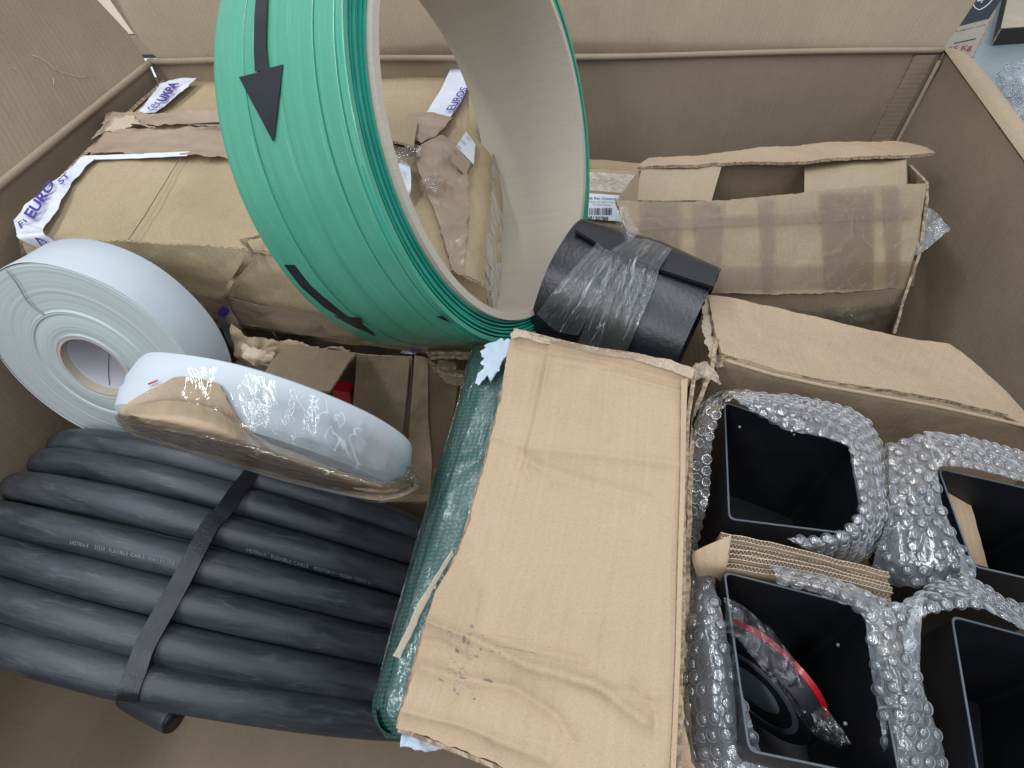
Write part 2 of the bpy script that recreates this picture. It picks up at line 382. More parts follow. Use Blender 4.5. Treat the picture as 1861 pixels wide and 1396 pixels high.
def lathe(name, c, a, prof, n, m, parent, wob=0, seed=0, closed=True, label=None, th0=0, th1=2 * math.pi, midx=None, smooth=True):
    c = Vector(c); a, e, g = frame(a); V = []; UV = []; full = abs(th1 - th0 - 2 * math.pi) < 1e-6; k = len(prof)
    S_ = [0]
    for (t0, r0), (t1, r1) in zip(prof, prof[1:]): S_.append(S_[-1] + math.hypot(t1 - t0, r1 - r0))
    R0 = max(r for t, r in prof)
    for i in range(n + 1):
        th = th0 + (th1 - th0) * i / n
        d = e * math.cos(th) + g * math.sin(th)
        for j, (t, r) in enumerate(prof):
            ww = wob * noise.noise(Vector((math.cos(th) * 2 + seed, math.sin(th) * 2, t * 60 + seed)))
            V.append(c + a * t + d * (r + ww)); UV.append((th * R0, S_[j]))
    F_ = []; MI = []
    for i in range(n):
        for j in range(k if closed else k - 1):
            j2 = (j + 1) % k; F_.append((i * k + j, i * k + j2, (i + 1) * k + j2, (i + 1) * k + j)); MI.append(midx[j] if midx else 0)
    o = build(name, V, F_, m, parent, UV, MI, smooth, label)
    if smooth:
        bpy_ang = math.radians(35)
        o.data.set_sharp_from_angle(angle=bpy_ang)
    # fix winding so normals face outwards
    o.data.update(); return o
def tube(name, P, r, m, parent, ns=14, caps=True, label=None, flat=1.0, closed=False):
    V = []; UV = []; L = 0; n = len(P); up = Vector((0, 0, 1))
    rr = r if isinstance(r, (list, tuple)) else [r] * n; prev = None
    for i, p in enumerate(P):
        t = (P[min(i + 1, n - 1)] - P[max(i - 1, 0)]).normalized()
        if prev is None: x = t.cross(up); x = x if x.length > 1e-3 else t.cross(RT); x.normalize()
        else: x = (prev - t * prev.dot(t)).normalized()
        prev = x; y = t.cross(x)
        if i: L += (p - P[i - 1]).length
        for k in range(ns):
            a = 2 * math.pi * k / ns; V.append(p + x * math.cos(a) * rr[i] + y * math.sin(a) * rr[i] * flat); UV.append((L, a * rr[i]))
    F_ = [(i * ns + k, i * ns + (k + 1) % ns, (i + 1) * ns + (k + 1) % ns, (i + 1) * ns + k) for i in range(n - 1) for k in range(ns)]
    if caps: F_ += [tuple(range(ns))[::-1], tuple((n - 1) * ns + k for k in range(ns))]
    return build(name, V, F_, m, parent, UV, None, True, label)
def box_sheet_fold(): pass

# ============================================================ THE SETTING: hall floor outside the carton
V = [Vector(p) for p in ((-6, -3, 0), (8, -3, 0), (8, 9, 0), (-6, 9, 0))]
gr = build('floor', V, [(0, 1, 2, 3)], 'concrete', uvs=[(v.x, v.y) for v in V]); gr['kind'] = 'structure'

# ============================================================ BIG CARTON
RZ = .59; FZ = .075
rim = ZP(RZ)
A_bl = rim(272, 112); A_br = rim(1716, 92)
dl = (rim(0, 340) - rim(270, 120)); dl.normalize(); dr = (rim(1858, 292) - rim(1718, 97)); dr.normalize()
A_fl = A_bl + dl * 1.15; A_fr = A_br + dr * 1.15
carton = thing('shipping_carton', 'huge brown corrugated carton with raised flaps holding all the packed goods', 'cardboard box', (.1, .4, FZ))
def wallp(name, a, b, lab=None, seed=0, bot=FZ, n=40, inward=.03):
    rows = []
    mid = (A_bl + A_br + A_fl + A_fr) / 4
    for z in (RZ, RZ - .015, RZ - .17, RZ - .34, bot + .06, bot + .025, bot + .006, bot - .004):
        r = []
        for t in [i / 12 for i in range(13)]:
            p = a.lerp(b, t); p = Vector((p.x, p.y, z))
            q = Vector((mid.x, mid.y, z)) - p; q.normalize(); s = (RZ - z)
            p += q * {-4: .11, 6: .06, 25: .025}.get(round((z - bot) * 1000), .009 * s / .5)
            r.append(p)
        rows.append(r)
    return panel(name, rows, n, 30, 'carton_inner', carton, thick=.006, amp=.007, freq=4, seed=seed, vcurve=False)
wallp('back_wall', A_bl, A_br, seed=1)
wallp('left_wall', A_bl, A_fl, seed=2)
wallp('right_wall', A_br, A_fr, seed=3)
wallp('front_wall', A_fl, A_fr, seed=4)
panel('bottom_panel', [[Vector((A_bl.x - .02, A_bl.y + .02, FZ)), Vector((A_br.x + .02, A_br.y + .02, FZ))], [Vector((A_fl.x - .02, A_fl.y - .02, FZ)), Vector((A_fr.x + .02, A_fr.y - .02, FZ))]], 20, 20, 'carton_inner', carton, thick=.006, amp=.003, freq=6)
# back flap: stands up from the fold, leaning away
bf = PL(A_bl, A_br, D(1000, -250, .775))
g = [[bf(291, 112), bf(500, 106), bf(800, 81), bf(1060, 77), bf(1400, 83), bf(1712, 90)], [bf(242, 61), bf(1745, 45)], [bf(199, 0), bf(1788, -20)], [bf(80, -170), bf(1905, -190)]]
g.insert(0, [p + Vector((0, .004, -.035)) for p in g[0]])
panel('back_flap', g, 60, 26, 'carton_inner', carton, thick=.006, amp=.003, freq=5, seed=5, curve=False)
# raised crease line along the fold of back wall
crease = [A_bl.lerp(A_br, t) + Vector((0, -.004, .001 + .002 * math.sin(t * 9))) for t in [i / 30 for i in range(31)]]
tube('fold_ridge', crease, .0042, 'carton_inner', carton, 8)
lf = PL(A_bl, rim(0, 340), A_bl + Vector((-.07, 0, .15)))
g = [[lf(268, 122), lf(135, 232), lf(0, 340), lf(-300, 560)], [lf(230, 62), lf(-60, 150), lf(-400, 330)], [lf(172, 0), lf(-100, -60), lf(-520, 80)], [lf(110, -130), lf(-100, -230), lf(-640, -100)]]
panel('left_flap', g, 40, 24, 'carton_inner', carton, thick=.006, amp=.006, freq=6, seed=6, vcurve=False)
crease = [A_bl.lerp(A_fl, t) + Vector((.004, 0, .001)) for t in [i / 30 for i in range(31)]]
tube('fold_ridge', crease, .0045, 'carton_inner', carton, 8)
# right rim: flap folded outwards and down
o_ = (A_br - A_bl).normalized()
rows = [[A_br + o_ * 0, A_br.lerp(A_fr, .5), A_fr]]
for dx, dz in ((.010, .006), (.026, .004), (.040, -.006), (.052, -.03), (.085, -.20)):
    rows.append([p + o_ * dx * .72 + Vector((0, 0, dz)) for p in (A_br + dr * min(dx * 2.4, .08), A_br.lerp(A_fr, .5), A_fr)])
panel('right_flap', rows, 40, 24, 'kraft_open', carton, thick=.006, amp=.002, freq=10, vcurve=True)
for pts_ in ([(22, 122), (30, 127)], [(97, 142), (98, 154)], [(60, 100), (84, 112), (100, 126), (140, 139), (160, 139)], [(196, 72), (206, 80)]):
    tube('scuff', resample(on(lf, pts_, .0006), 16, True), .0003, 'pale_board', carton, 5, flat=1)
# vertical glue-seam strip down the back right corner
cs = [[A_br + Vector((-.012 - .03 * k, -.006, -.004)), A_br + Vector((-.03 - .03 * k, -.012, -.45))] for k in (0, 1)]
panel('seam_strip', cs, 20, 3, 'carton_inner', carton, thick=.003)
tube('seam_ridge', [A_br + Vector((-.005, -.009, -.01)), A_br + Vector((-.014, -.016, -.5))], .003, 'carton_inner', carton, 8)

# ============================================================ OUTSIDE: things on the hall floor beyond the carton
def slab_box(name, label, pts_top, h, m, cat='cardboard box', m2=None, group=None):
    """closed carton from four top corners (world) and a height; body, lid flaps"""
    c0 = sum(pts_top, Vector((0, 0, 0))) / 4
    r = thing(name, label, cat, Vector((c0.x, c0.y, c0.z - h)), group)
    a, b, c_, d = pts_top; dn = Vector((0, 0, -h))
    for p, q in ((a, b), (b, c_), (c_, d), (d, a)):
        panel('side_panel', [[p, q], [p + dn, q + dn]], 8, 6, m2 or m, r, thick=.003, amp=.001)
    m1 = a.lerp(d, .497); m2_ = b.lerp(c_, .497); m3 = a.lerp(d, .503); m4 = b.lerp(c_, .503); up = Vector((0, 0, .004))
    panel('top_flap', [[a + up, b + up], [m1 + up, m2_ + up]], 8, 6, m, r, thick=.003, amp=.0008)
    panel('top_flap', [[m3 + up, m4 + up], [d + up, c_ + up]], 8, 6, m, r, thick=.003, amp=.0008)
    return r
# courier box behind the back flap, right
card('courier_board', (.46, .40, .345), flute=.2, crease=.2)
up_ = PL((1728, 105, 1.42), (1765, 108, 1.38), (1800, 0, 1.36))
bx = thing('courier_box', 'brown printed courier box with dark logo square and handwritten 25 Kg beyond the back flap', 'cardboard box', up_(1700, 130))
rows = [[up_(1600, 118), up_(1725, 106), up_(1768, 104)], [up_(1680, 60), up_(1750, 52), up_(1795, 45)], [up_(1730, 0), up_(1780, -5), up_(1822, -12)], [up_(1780, -100), up_(1820, -110), up_(1872, -115)]]
sp = panel('side_panel', rows, 16, 16, 'courier_board', bx, thick=.004)
bk = Vector((-.03, .32, .0))
panel('side_panel', [[up_(1768, 104, -.003), up_(1768, 104, -.003) + bk], [up_(1872, -115, -.003), up_(1872, -115, -.003) + bk]], 6, 6, 'courier_board', bx, thick=.003)
lsq = decal('logo_square', up_, [(1733, 50), (1797, 34), (1825, -8), (1775, -60), (1750, 8)], 'logo_dark', bx)
th = [(1770, -12), (1769, 8), (1772, 14), (1780, 18), (1788, 14), (1798, 6), (1808, -6)]
for p, q in zip(th, th[1:]):
    dx, dy = q[0] - p[0], q[1] - p[1]; l_ = math.hypot(dx, dy); nx, ny = -dy / l_ * .8, dx / l_ * .8
    decal('logo_shield', up_, [(p[0] - nx, p[1] - ny), (q[0] - nx, q[1] - ny), (q[0] + nx, q[1] + ny), (p[0] + nx, p[1] + ny)], 'white_ink', lsq, .0014)
print_text('ups', up_, [(1774, 8), (1797, 1), (1801, -12), (1778, -6)], 'white_ink', lsq, .0016, .02)
print_text('We ship your world', up_, [(1729, 61), (1790, 47), (1792, 43), (1731, 57)], 'brown_ink', bx, .0012)
decal('printed_rule', up_, [(1733, 80), (1773, 71), (1774, 69), (1734, 78)], 'brown_ink', bx, .0012)
print_text('25 Kg', up_, [(1719, 98), (1764, 93), (1769, 80), (1724, 85)], 'red_ink', bx, .0012, .01)
# tan box far right
t1 = ZP(.06); P4 = [t1(1803, 38), t1(1818, 53), t1(1960, 44), t1(1960, -60), ]
P4 = [t1(1818, 53), t1(1990, 42), t1(1960, -90), t1(1850, -90)]
slab_box('cardboard_box', 'plain tan cardboard box on the grey floor at the far upper right', P4, .055, 'pale_board', m2='dark_gap')  # near-black sides put the shadow gap under the box into the colour
# far left things seen through the slit between the flaps
lz = PL((190, 0, 1.30), (240, 60, 1.26), (300, 0, 1.30))
lb = thing('cardboard_box', 'pale tan carton glimpsed through the slit beside the left flap', 'cardboard box', lz(220, 90))
panel('side_panel', [[lz(130, -60), lz(290, -60)], [lz(150, 62), lz(300, 61)]], 6, 6, 'pale_board', lb, thick=.004)
panel('top_flap', [[lz(130, -60, -.003), lz(290, -60, -.003)], [lz(130, -60, -.003) + Vector((0, .3, .02)), lz(290, -60, -.003) + Vector((0, .3, .02))]], 6, 3, 'pale_board', lb, thick=.004)
lz2 = PL((240, 60, 1.2), (262, 106, 1.18), (300, 60, 1.2))
b2 = thing('dark_crate', 'dark crate edge low in the slit between the left and back flaps', 'crate', lz2(250, 106))
panel('side_panel', [[lz2(190, 66), lz2(300, 66)], [lz2(200, 99), lz2(310, 99)]], 6, 4, 'kraft_dark', b2, thick=.01)
panel('side_panel', [[lz2(190, 99.5), lz2(300, 99.5)], [lz2(200, 105), lz2(310, 105)]], 6, 4, 'dark_gap', b2, thick=.01)
lz3 = PL((250, 106, 1.1), (280, 106, 1.1), (285, 130, 1.09))
b3 = top(panel('white_parcel', [[lz3(232, 106), lz3(300, 106)], [lz3(240, 118), lz3(310, 118)], [lz3(250, 140), lz3(310, 140)]], 6, 4, 'white_label', None, thick=.02), 'small white parcel at the bottom of the slit by the back left corner', 'parcel')
# clear bag
def blob(name, c, r, m, parent, sx=1, sy=1, sz=1, amp=.2, f=4, n=28, cr=0):
    V = []; UV = []; F_ = []
    for j in range(n + 1):
        ph = math.pi * j / n
        for i in range(2 * n):
            th_ = math.pi * i / n; d = Vector((math.sin(ph) * math.cos(th_), math.sin(ph) * math.sin(th_), math.cos(ph)))
            k = 1 + amp * nz(d, f, 3) + cr * crumple(d, 2.2 * f, 5)
            V.append(c + Vector((d.x * sx, d.y * sy, d.z * sz)) * r * k); UV.append((th_ * r, ph * r))
    for j in range(n):
        for i in range(2 * n): F_.append((j * 2 * n + i, (j + 1) * 2 * n + i, (j + 1) * 2 * n + (i + 1) % (2 * n), j * 2 * n + (i + 1) % (2 * n)))
    return build(name, V, F_, m, parent, UV)
bg_ = thing('plastic_bag', 'crumpled clear plastic bag lying on the grey floor right of the carton', 'plastic bag', D(1870, 160, 1.95) - Vector((0, 0, .08)))
blob('bag_body', D(1868, 150, 1.9), .07, 'bag_film', bg_, 1, 1.1, .75, .25, 2.2, cr=.35)
blob('bag_knot', D(1856, 205, 1.85), .035, 'bag_film', bg_, 1, 1.6, .6, .3, 4, 16, cr=.5)
bg2 = thing('plastic_bag', 'sliver of clear plastic film on the floor just outside the right rim', 'plastic bag', D(1870, 262, 1.6))
blob('bag_body', D(1890, 258, 1.6), .06, 'bag_film', bg2, 1.2, 1, .5, .2, 3, 16, cr=.4)

# ============================================================ TAPED PARCEL (upper left)
PZ = .565; pt = ZP(PZ)
par = thing('taped_parcel', 'large taped brown parcel with white and violet printed tape under the green strapping reel', 'parcel', (-.28, .68, .40))
topL = [(302, 143), (250, 200), (190, 262), (130, 315), (40, 395), (45, 432)]
rows = [on(pt, [(302, 143), (345, 140), (390, 138), (600, 128), (760, 122), (862, 118)]),
        on(pt, [(215, 232), (500, 215), (700, 200), (866, 170)]),
        on(pt, [(160, 285), (450, 290), (700, 270), (868, 235)]),
        on(pt, [(75, 362), (430, 370), (700, 350), (862, 330)]),
        on(pt, [(38, 398), (430, 420), (640, 420), (850, 420)]),
        on(pt, [(44, 440), (232, 436), (430, 452), (560, 470), (840, 500)])]
panel('top_panel', rows, 90, 60, 'kraft_parcel', par, thick=.004, amp=.005, freq=9, cr=.004, cf=10, jag=.001, seed=11)
fl0, fl1 = pt(44, 440), pt(840, 500)
def drop(p, z, dy=0, dx=0): return Vector((p.x + dx, p.y + dy, z))
e1 = [pt(44, 440), pt(232, 436), pt(430, 452), pt(560, 470), pt(840, 500)]
def dropn(r, z, dy=0): return [Vector((p.x, p.y + dy, z)) for p in r]
panel('front_panel', [e1, dropn(e1, .558, -.002)[:-1] + [Vector((e1[-1].x + .016, e1[-1].y, .556))], dropn(e1, .545, -.006)[:-1] + [Vector((e1[-1].x + .022, e1[-1].y - .002, .545))], dropn(e1, .50, -.008)[:-1] + [Vector((e1[-1].x + .026, e1[-1].y - .002, .50))], dropn(e1, .455, 0)[:-1] + [Vector((e1[-1].x + .028, e1[-1].y, .455))], dropn(e1, .435, .01)[:-1] + [Vector((e1[-1].x + .02, e1[-1].y, .435))]], 80, 30, 'kraft_parcel', par, thick=.004, amp=.005, freq=12, cr=.006, cf=12, seed=12)
le = [pt(302, 143), pt(40, 395), pt(44, 440)]
panel('side_panel', [le, [p + Vector((-.012, 0, -.02)) for p in le], [p + Vector((-.008, 0, -.13)) for p in le]], 40, 16, 'kraft_parcel', par, thick=.004, amp=.004, freq=14, seed=13)
re_ = [pt(862, 118), pt(868, 235), pt(862, 330), pt(850, 420), pt(840, 500)]
panel('side_panel', [[p + Vector((-.010, 0, .0015)) for p in re_], [p + Vector((.004, 0, .001)) for p in re_], [p + Vector((.018, 0, -.012)) for p in re_], [p + Vector((.03, -.002, -.05)) for p in re_], [p + Vector((.02, 0, -.13)) for p in re_]], 50, 24, 'kraft_parcel', par, thick=.004, amp=.005, freq=14, cr=.008, cf=12, seed=14, vcurve=True)
be = [pt(302, 143), pt(862, 118)]
panel('side_panel', [be, [p + Vector((0, .004, -.13)) for p in be]], 20, 6, 'kraft_parcel', par, thick=.004)
# tapes on top
T = .0045
wt0 = panel('white_tape', [on(pt, [(25, 400), (46, 372), (88, 338), (150, 285)], T + .004), on(pt, [(77, 417), (105, 380), (130, 330), (172, 288)], T + .004)], 40, 10, 'white_tape', par, thick=.0004, em='white_tape', amp=.002, freq=30, cr=.003, cf=30, jag=.001, seed=2)
vfp = VP(fl0, pt(430, 452))
wt1 = panel('white_tape', [on(pt, [(25, 400), (77, 417)], T + .004), on(vfp, [(32, 432), (80, 425)], .014), on(vfp, [(72, 452), (112, 447)], .014), on(vfp, [(95, 470), (125, 462)], .013)], 14, 20, 'white_tape', par, thick=.0004, em='white_tape', cr=.003, cf=30, seed=5)
wt2 = panel('white_tape', [on(pt, [(150, 283), (240, 280), (346, 276)], T + .003), on(pt, [(160, 290), (240, 288), (340, 284)], T + .003)], 30, 4, 'white_label', par, thick=.0004, em='white_label', cr=.001)
wt3 = panel('white_tape', [on(pt, [(252, 206), (290, 152), (318, 143)], T + .004), on(pt, [(283, 204), (310, 185), (358, 141)], T + .004)], 30, 10, 'white_tape', par, thick=.0004, em='white_tape', cr=.003, cf=30, jag=.001, seed=8)
wt4 = panel('white_tape', [on(pt, [(774, 206), (800, 165), (820, 122), (846, 121)], T + .004), on(pt, [(817, 214), (838, 185), (853, 152), (858, 135)], T + .004)], 30, 12, 'white_tape', par, thick=.0004, em='white_tape', cr=.002, cf=30, seed=9)
# lettering
print_text('EURO', pt, [(62, 399), (100, 335), (88, 325), (42, 388)], 'violet_ink', wt0, T + .0085, .03)
print_text('ST', pt, [(111, 336), (128, 318), (120, 313), (104, 328)], 'violet_ink', wt0, T + .0085, .02)
print_text('FI', pt, [(38, 416), (50, 402), (42, 398), (32, 404)], 'violet_ink', wt0, T + .0085, .01)
print_text('D', vfp, [(76, 449), (93, 451), (84, 437), (62, 431)], 'violet_ink', wt1, .018, .02)
print_text('UKPA', pt, [(300, 186), (326, 151), (310, 148), (284, 182)], 'violet_ink', wt3, T + .008, .04)
print_text('ces', pt, [(276, 202), (292, 190), (284, 184), (266, 197)], 'violet_ink', wt3, T + .008)
print_text('EUROS', pt, [(826, 200), (850, 160), (838, 158), (810, 200)], 'violet_ink', wt4, T + .0075, .015)
print_text('express', pt, [(826, 206), (850, 172), (846, 168), (822, 201)], 'violet_ink', wt4, T + .0075)
# wide brown torn tapes across
panel('brown_tape', [on(pt, [(200, 207), (262, 206), (330, 202), (470, 203)], T + .006), on(pt, [(188, 228), (300, 226), (470, 225)], T + .004)], 60, 8, 'brown_tape', par, thick=.0005, em='brown_tape', cr=.006, cf=18, jag=.004, seed=21, amp=.004, freq=20)
panel('brown_tape', [on(pt, [(196, 232), (300, 238), (330, 232), (470, 229)], T + .005), on(pt, [(175, 258), (300, 262), (470, 255)], T + .003), on(pt, [(154, 277), (300, 280), (470, 288)], T + .003)], 60, 14, 'brown_tape', par, thick=.0005, em='brown_tape', cr=.005, cf=18, jag=.003, seed=22)
panel('torn_edge', [on(pt, [(192, 224), (210, 212), (240, 212), (260, 222)], T + .012), on(pt, [(168, 252), (190, 240), (240, 232), (290, 232)], T + .005)], 40, 10, 'torn_liner', par, thick=.001, cr=.012, cf=22, jag=.005, seed=4)
decal('seam_gap', pt, [(330, 226), (390, 222), (440, 222), (440, 227), (390, 226)], 'dark_gap', par, T + .012)
decal('seam_gap', pt, [(232, 436), (262, 392), (330, 282), (331, 282), (263, 393), (233.5, 436)], 'brown_ink', par, T + .002)
decal('seam_gap', pt, [(238, 225), (256, 226), (256, 228), (238, 227)], 'dark_gap', par, T + .012)
# hole region: brown tape, loose flap, crumpled film, label
panel('brown_tape', [on(pt, [(740, 205), (774, 206), (822, 214)], T + .003), on(pt, [(740, 245), (766, 262), (800, 240)], T + .006)], 24, 14, 'brown_tape', par, thick=.0005, em='brown_tape', cr=.006, cf=25, jag=.002, seed=31)
panel('loose_flap', [on(pt, [(690, 210), (720, 214), (759, 222)], .012), on(pt, [(700, 252), (725, 256), (752, 264)], .02)], 16, 10, 'kraft_parcel', par, thick=.003, amp=.003)
decal('seam_gap', pt, [(705, 256), (735, 262), (775, 264), (774, 270), (740, 268), (708, 262)], 'dark_gap', par, T + .007)
panel('brown_tape', [on(pt, [(760, 268), (800, 250), (838, 262), (846, 296)], .010), on(pt, [(757, 300), (800, 305), (850, 330)], .012), on(pt, [(775, 345), (815, 360), (852, 385)], .011), on(pt, [(795, 400), (825, 420), (850, 420)], .009), on(pt, [(812, 455), (830, 470), (846, 470)], .009), on(pt, [(822, 492), (834, 500), (842, 503)], .008)], 40, 60, 'brown_tape', par, thick=.0005, em='brown_tape', cr=.009, cf=14, jag=.003, seed=32, vcurve=True)
panel('crumpled_film', [on(pt, [(770, 322), (790, 310), (815, 325)], .022), on(pt, [(758, 335), (785, 345), (808, 340)], .024)], 24, 14, 'clear_film', par, thick=0, cr=.014, cf=30, seed=33)
panel('paper_scrap', [on(pt, [(716, 300), (730, 290), (745, 300)], .016), on(pt, [(722, 330), (735, 325), (748, 330)], .02), on(pt, [(738, 360), (742, 358), (746, 352)], .015)], 16, 16, 'white_label', par, thick=.0005, em='white_label', cr=.01, cf=26, seed=34)
panel('crumpled_film', [on(pt, [(712, 268), (740, 262), (770, 268)], .02), on(pt, [(716, 292), (735, 296), (752, 290)], .022)], 24, 14, 'clear_film', par, thick=0, cr=.016, cf=30, seed=36)
lab = PL(pt(845, 240, .012), pt(862, 262, .004), pt(850, 300, .006))
adl = decal('address_label', lab, [(847, 239), (864, 262), (861, 299), (829, 266)], 'white_label', par, .006)
for k, (a_, b_) in enumerate(((.15, .8), (.3, .6), (.45, .85), (.6, .7), (.75, .8))):
    x0, y0 = 846 - 14 * k * .8 + 1, 245 + 5.2 * k + 1; print_text('ref 4471', lab, [(x0, y0 + 4), (x0 + 20 * a_ + 4, y0 + 22 * a_ + 6), (x0 + 20 * a_ + 6, y0 + 22 * a_ + 3), (x0 + 2, y0 + 1)], 'white_print_grey', adl, .0075)
panel('brown_tape', [on(lab, [(829, 268), (856, 296)], .006), on(lab, [(818, 290), (846, 320)], .006)], 8, 8, 'brown_tape', par, thick=.0004, em='brown_tape', cr=.001)
# shrink film hanging along right side
panel('shrink_film', [[p + Vector((.021, -.003, -.004)) for p in re_], [p + Vector((.034, -.003, -.05)) for p in re_], [p + Vector((.024, -.004, -.14)) for p in re_]], 60, 30, 'clear_film', par, thick=0, cr=.005, cf=18, seed=40)
# front face tapes
panel('brown_tape', [on(vfp, [(410, 540), (500, 560), (640, 585), (760, 600)], .012), on(vfp, [(400, 585), (500, 600), (640, 620), (760, 634)], .010)], 60, 10, 'brown_tape', par, thick=.0004, em='brown_tape', cr=.003, cf=16)
# twisted torn tape ribbon falling down the front
rb = [(500, 418, .008), (462, 432, .012), (440, 436, .014), (456, 455, .014), (448, 475, .018), (430, 500, .016), (416, 520, .02), (411, 555, .02), (425, 590, .02), (450, 630, .02)]
def pv(x, y, o): return (pt if y < 445 else vfp)(x, y, o)
L1 = []; L2 = []
for k, (x, y, o) in enumerate(rb):
    wd = (5, 6, 8, 5, 7, 5, 4, 8, 12, 12)[k]; L1.append(pv(x - wd * .9, y - 1, o)); L2.append(pv(x + wd * .9, y + 2, o + .004 * (-1) ** k))
sheet('tape_ribbon', loft_pts([L1, L2], 60, 5, True), 'kraft_dark', par, thick=.0008, cr=.003, cf=40, seed=3, em='kraft_dark')
for pts_ in ([(330, 560), (410, 530), (420, 560), (350, 600)],): pass
panel('printed_tape', [on(vfp, [(398, 562), (412, 558)], .016), on(vfp, [(400, 590), (414, 590)], .016), on(vfp, [(412, 622), (424, 616)], .016), on(vfp, [(440, 655), (448, 645)], .016)], 8, 24, 'white_print_grey', par, thick=.0005, cr=.004, cf=30)
decal('printed_tape_tip', vfp, [(396, 566), (404, 556), (416, 562), (414, 575), (396, 574)], 'violet_ink', par, .02)
panel('white_tape', [on(vfp, [(728, 640), (752, 626), (772, 627)], .014), on(vfp, [(735, 644), (756, 642), (770, 636)], .014)], 16, 6, 'white_tape', par, thick=.0004, em='white_tape', cr=.004, cf=40)
print_text('EUR', vfp, [(750, 643), (768, 637), (762, 627), (746, 632)], 'violet_ink', par, .019, .02)

# ============================================================ GREEN STRAPPING REEL
s = .84
gc = rel((-0.0076, 0.6357, 0.6292), s); ga = Vector((.8666, -.3387, .3664)).normalized(); RI, RC_, RO, W_ = .203 * s, .211 * s, .2381 * s, .1524 * s
reel = thing('strapping_reel', 'big reel of green plastic strapping with a grey cardboard core and black arrows', 'strapping reel', gc - Vector((0, 0, RO)))
lathe('cardboard_core', gc, ga, [(0.004, RI), (.004, RC_), (-W_ - .002, RC_), (-W_ - .002, RI), (-W_ * .75, RI), (-W_ * .5, RI), (-W_ * .25, RI)], 220, 'core_board', reel, wob=.0004)
# seam line spiralling inside the core
sm = []
ga_, ge, gg = frame(ga)
for i in range(120):
    th_ = -2.6 + i * .034; t_ = -W_ * (.30 + .38 * math.sin(i / 120 * 2.2)); sm.append(gc + ga * t_ + (ge * math.cos(th_) + gg * math.sin(th_)) * (RI - .0002))
tube('core_seam', sm, .0003, 'brown_ink', reel, 5)
# strap bands laid side by side on the outside, each slightly proud of its neighbour
edges = [0, .30, .62, .80, 1.0]
nb = 5; bw = [0, .055, .20, .47, .74, 1.0]; hh = [-.0016, -.0006, .0, -.0007, .0004]
for k in range(nb):
    t0, t1 = -W_ * bw[k], -W_ * bw[k + 1]; r = RO + hh[k] * s
    pr = [(t0 - .0001, r - .004), (t0 - .0001, r - .0002), (t0 - .0006, r)]
    for q in range(1, 7): tt = t0 + (t1 - t0) * q / 7; pr.append((tt, r + .00018 * math.sin(q * 1.3 + k)))
    pr += [(t1 + .0006, r), (t1 + .0001, r - .0003), (t1 + .0001, r - .004)]
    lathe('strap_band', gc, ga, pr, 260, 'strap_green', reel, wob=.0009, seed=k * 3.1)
# wound layers seen on the side: thin turns with dark grooves between
nl = 7
for k in range(nl):
    r0 = RC_ + (RO - .001 - RC_) * k / nl; r1 = RC_ + (RO - .001 - RC_) * (k + 1) / nl; t_ = -.0016 - .0020 * ((k * 7) % 3) / 2
    g_ = (r1 - r0) * .17
    lathe('strap_layer', gc, ga, [(t_ + .0012, r0 + g_ * 1.6), (t_ + .0016, r1 - g_ * 1.2), (t_, r1 - g_), (-W_, r1 - g_), (-W_, r0 + g_), (t_, r0 + g_)], 200, 'strap_side', reel, wob=.0005, seed=9 + k)
lathe('strap_filler', gc, ga, [(-.012, RC_), (-.012, RO - .003), (-W_ + .006, RO - .003), (-W_ + .006, RC_)], 160, 'strap_edge', reel)
gs = CY(gc, ga, RO)
def on_reel(name, rows, nu, nv): return panel(name, [on(gs, r, .0011) for r in rows], nu, nv, 'black_ink', reel, curve=False, thick=.0003, em='black_ink')
on_reel('arrow_shaft', [[(467, -30), (462, 30), (461, 90), (463, 130)], [(488, -30), (484, 30), (483, 90), (487, 126)]], 24, 4)
on_reel('arrow_head', [[(434, 140), (463, 133), (487, 124), (514, 117)], [(452, 175), (468, 170), (490, 165), (509, 160)], [(472, 212), (480, 210), (492, 208), (503, 206)], [(495.5, 257), (496, 257), (496.5, 257), (497, 257)]], 16, 40)
on_reel('arrow_shaft', [[(516, 482), (545, 520), (590, 560), (628, 583)], [(535, 482), (565, 520), (600, 550), (634, 578)]], 24, 4)
on_reel('arrow_head', [[(607, 575), (640, 593), (684, 611)], [(628, 577), (648, 592), (672, 607)], [(655, 578), (660, 592), (682, 609)]], 14, 6)
on_reel('arrow_tip', [[(793, 576), (820, 588)], [(805, 575), (821, 589)]], 8, 3)

# ============================================================ WHITE LABEL ROLL (left)
wc = Vector((-.4123, .3994, .5014)); wa = Vector((.1767, .9642, -.1978)).normalized(); WR, WH, WW = .112, .034, .0511
wr = thing('tape_roll', 'large unwrapped white roll of tape facing the camera at the left wall', 'tape roll', wc - Vector((0, 0, WR)))
pr = []; rngs = 60
random.seed(3)
for k in range(rngs + 1):
    r = WH + .0035 + (WR - WH - .0035) * k / rngs
    st = 0
    if r < .062: st = -.0022 * math.sin((r - WH) / .028 * math.pi)
    pr.append((st + random.uniform(-.0002, .0002) - (.0016 if .0605 < r < .064 else 0) + .0012 * (r > .1105), r))
lathe('roll_side', wc, wa, pr, 200, 'roll_side', wr, closed=False, wob=.0)
lathe('outer_layer', wc, wa, [(.0008, WR), (.0, WR + .0004), (.002, WR + .0008), (WW * .5, WR + .001), (WW - .001, WR + .0006), (WW, WR), (WW, WH + .004)], 220, 'roll_white', wr, closed=False, wob=.0012)
lathe('cardboard_core', wc, wa, [(-.0028, WH), (-.0028, WH + .0036), (WW, WH + .0036), (WW, WH)], 120, ['core_board'], wr)
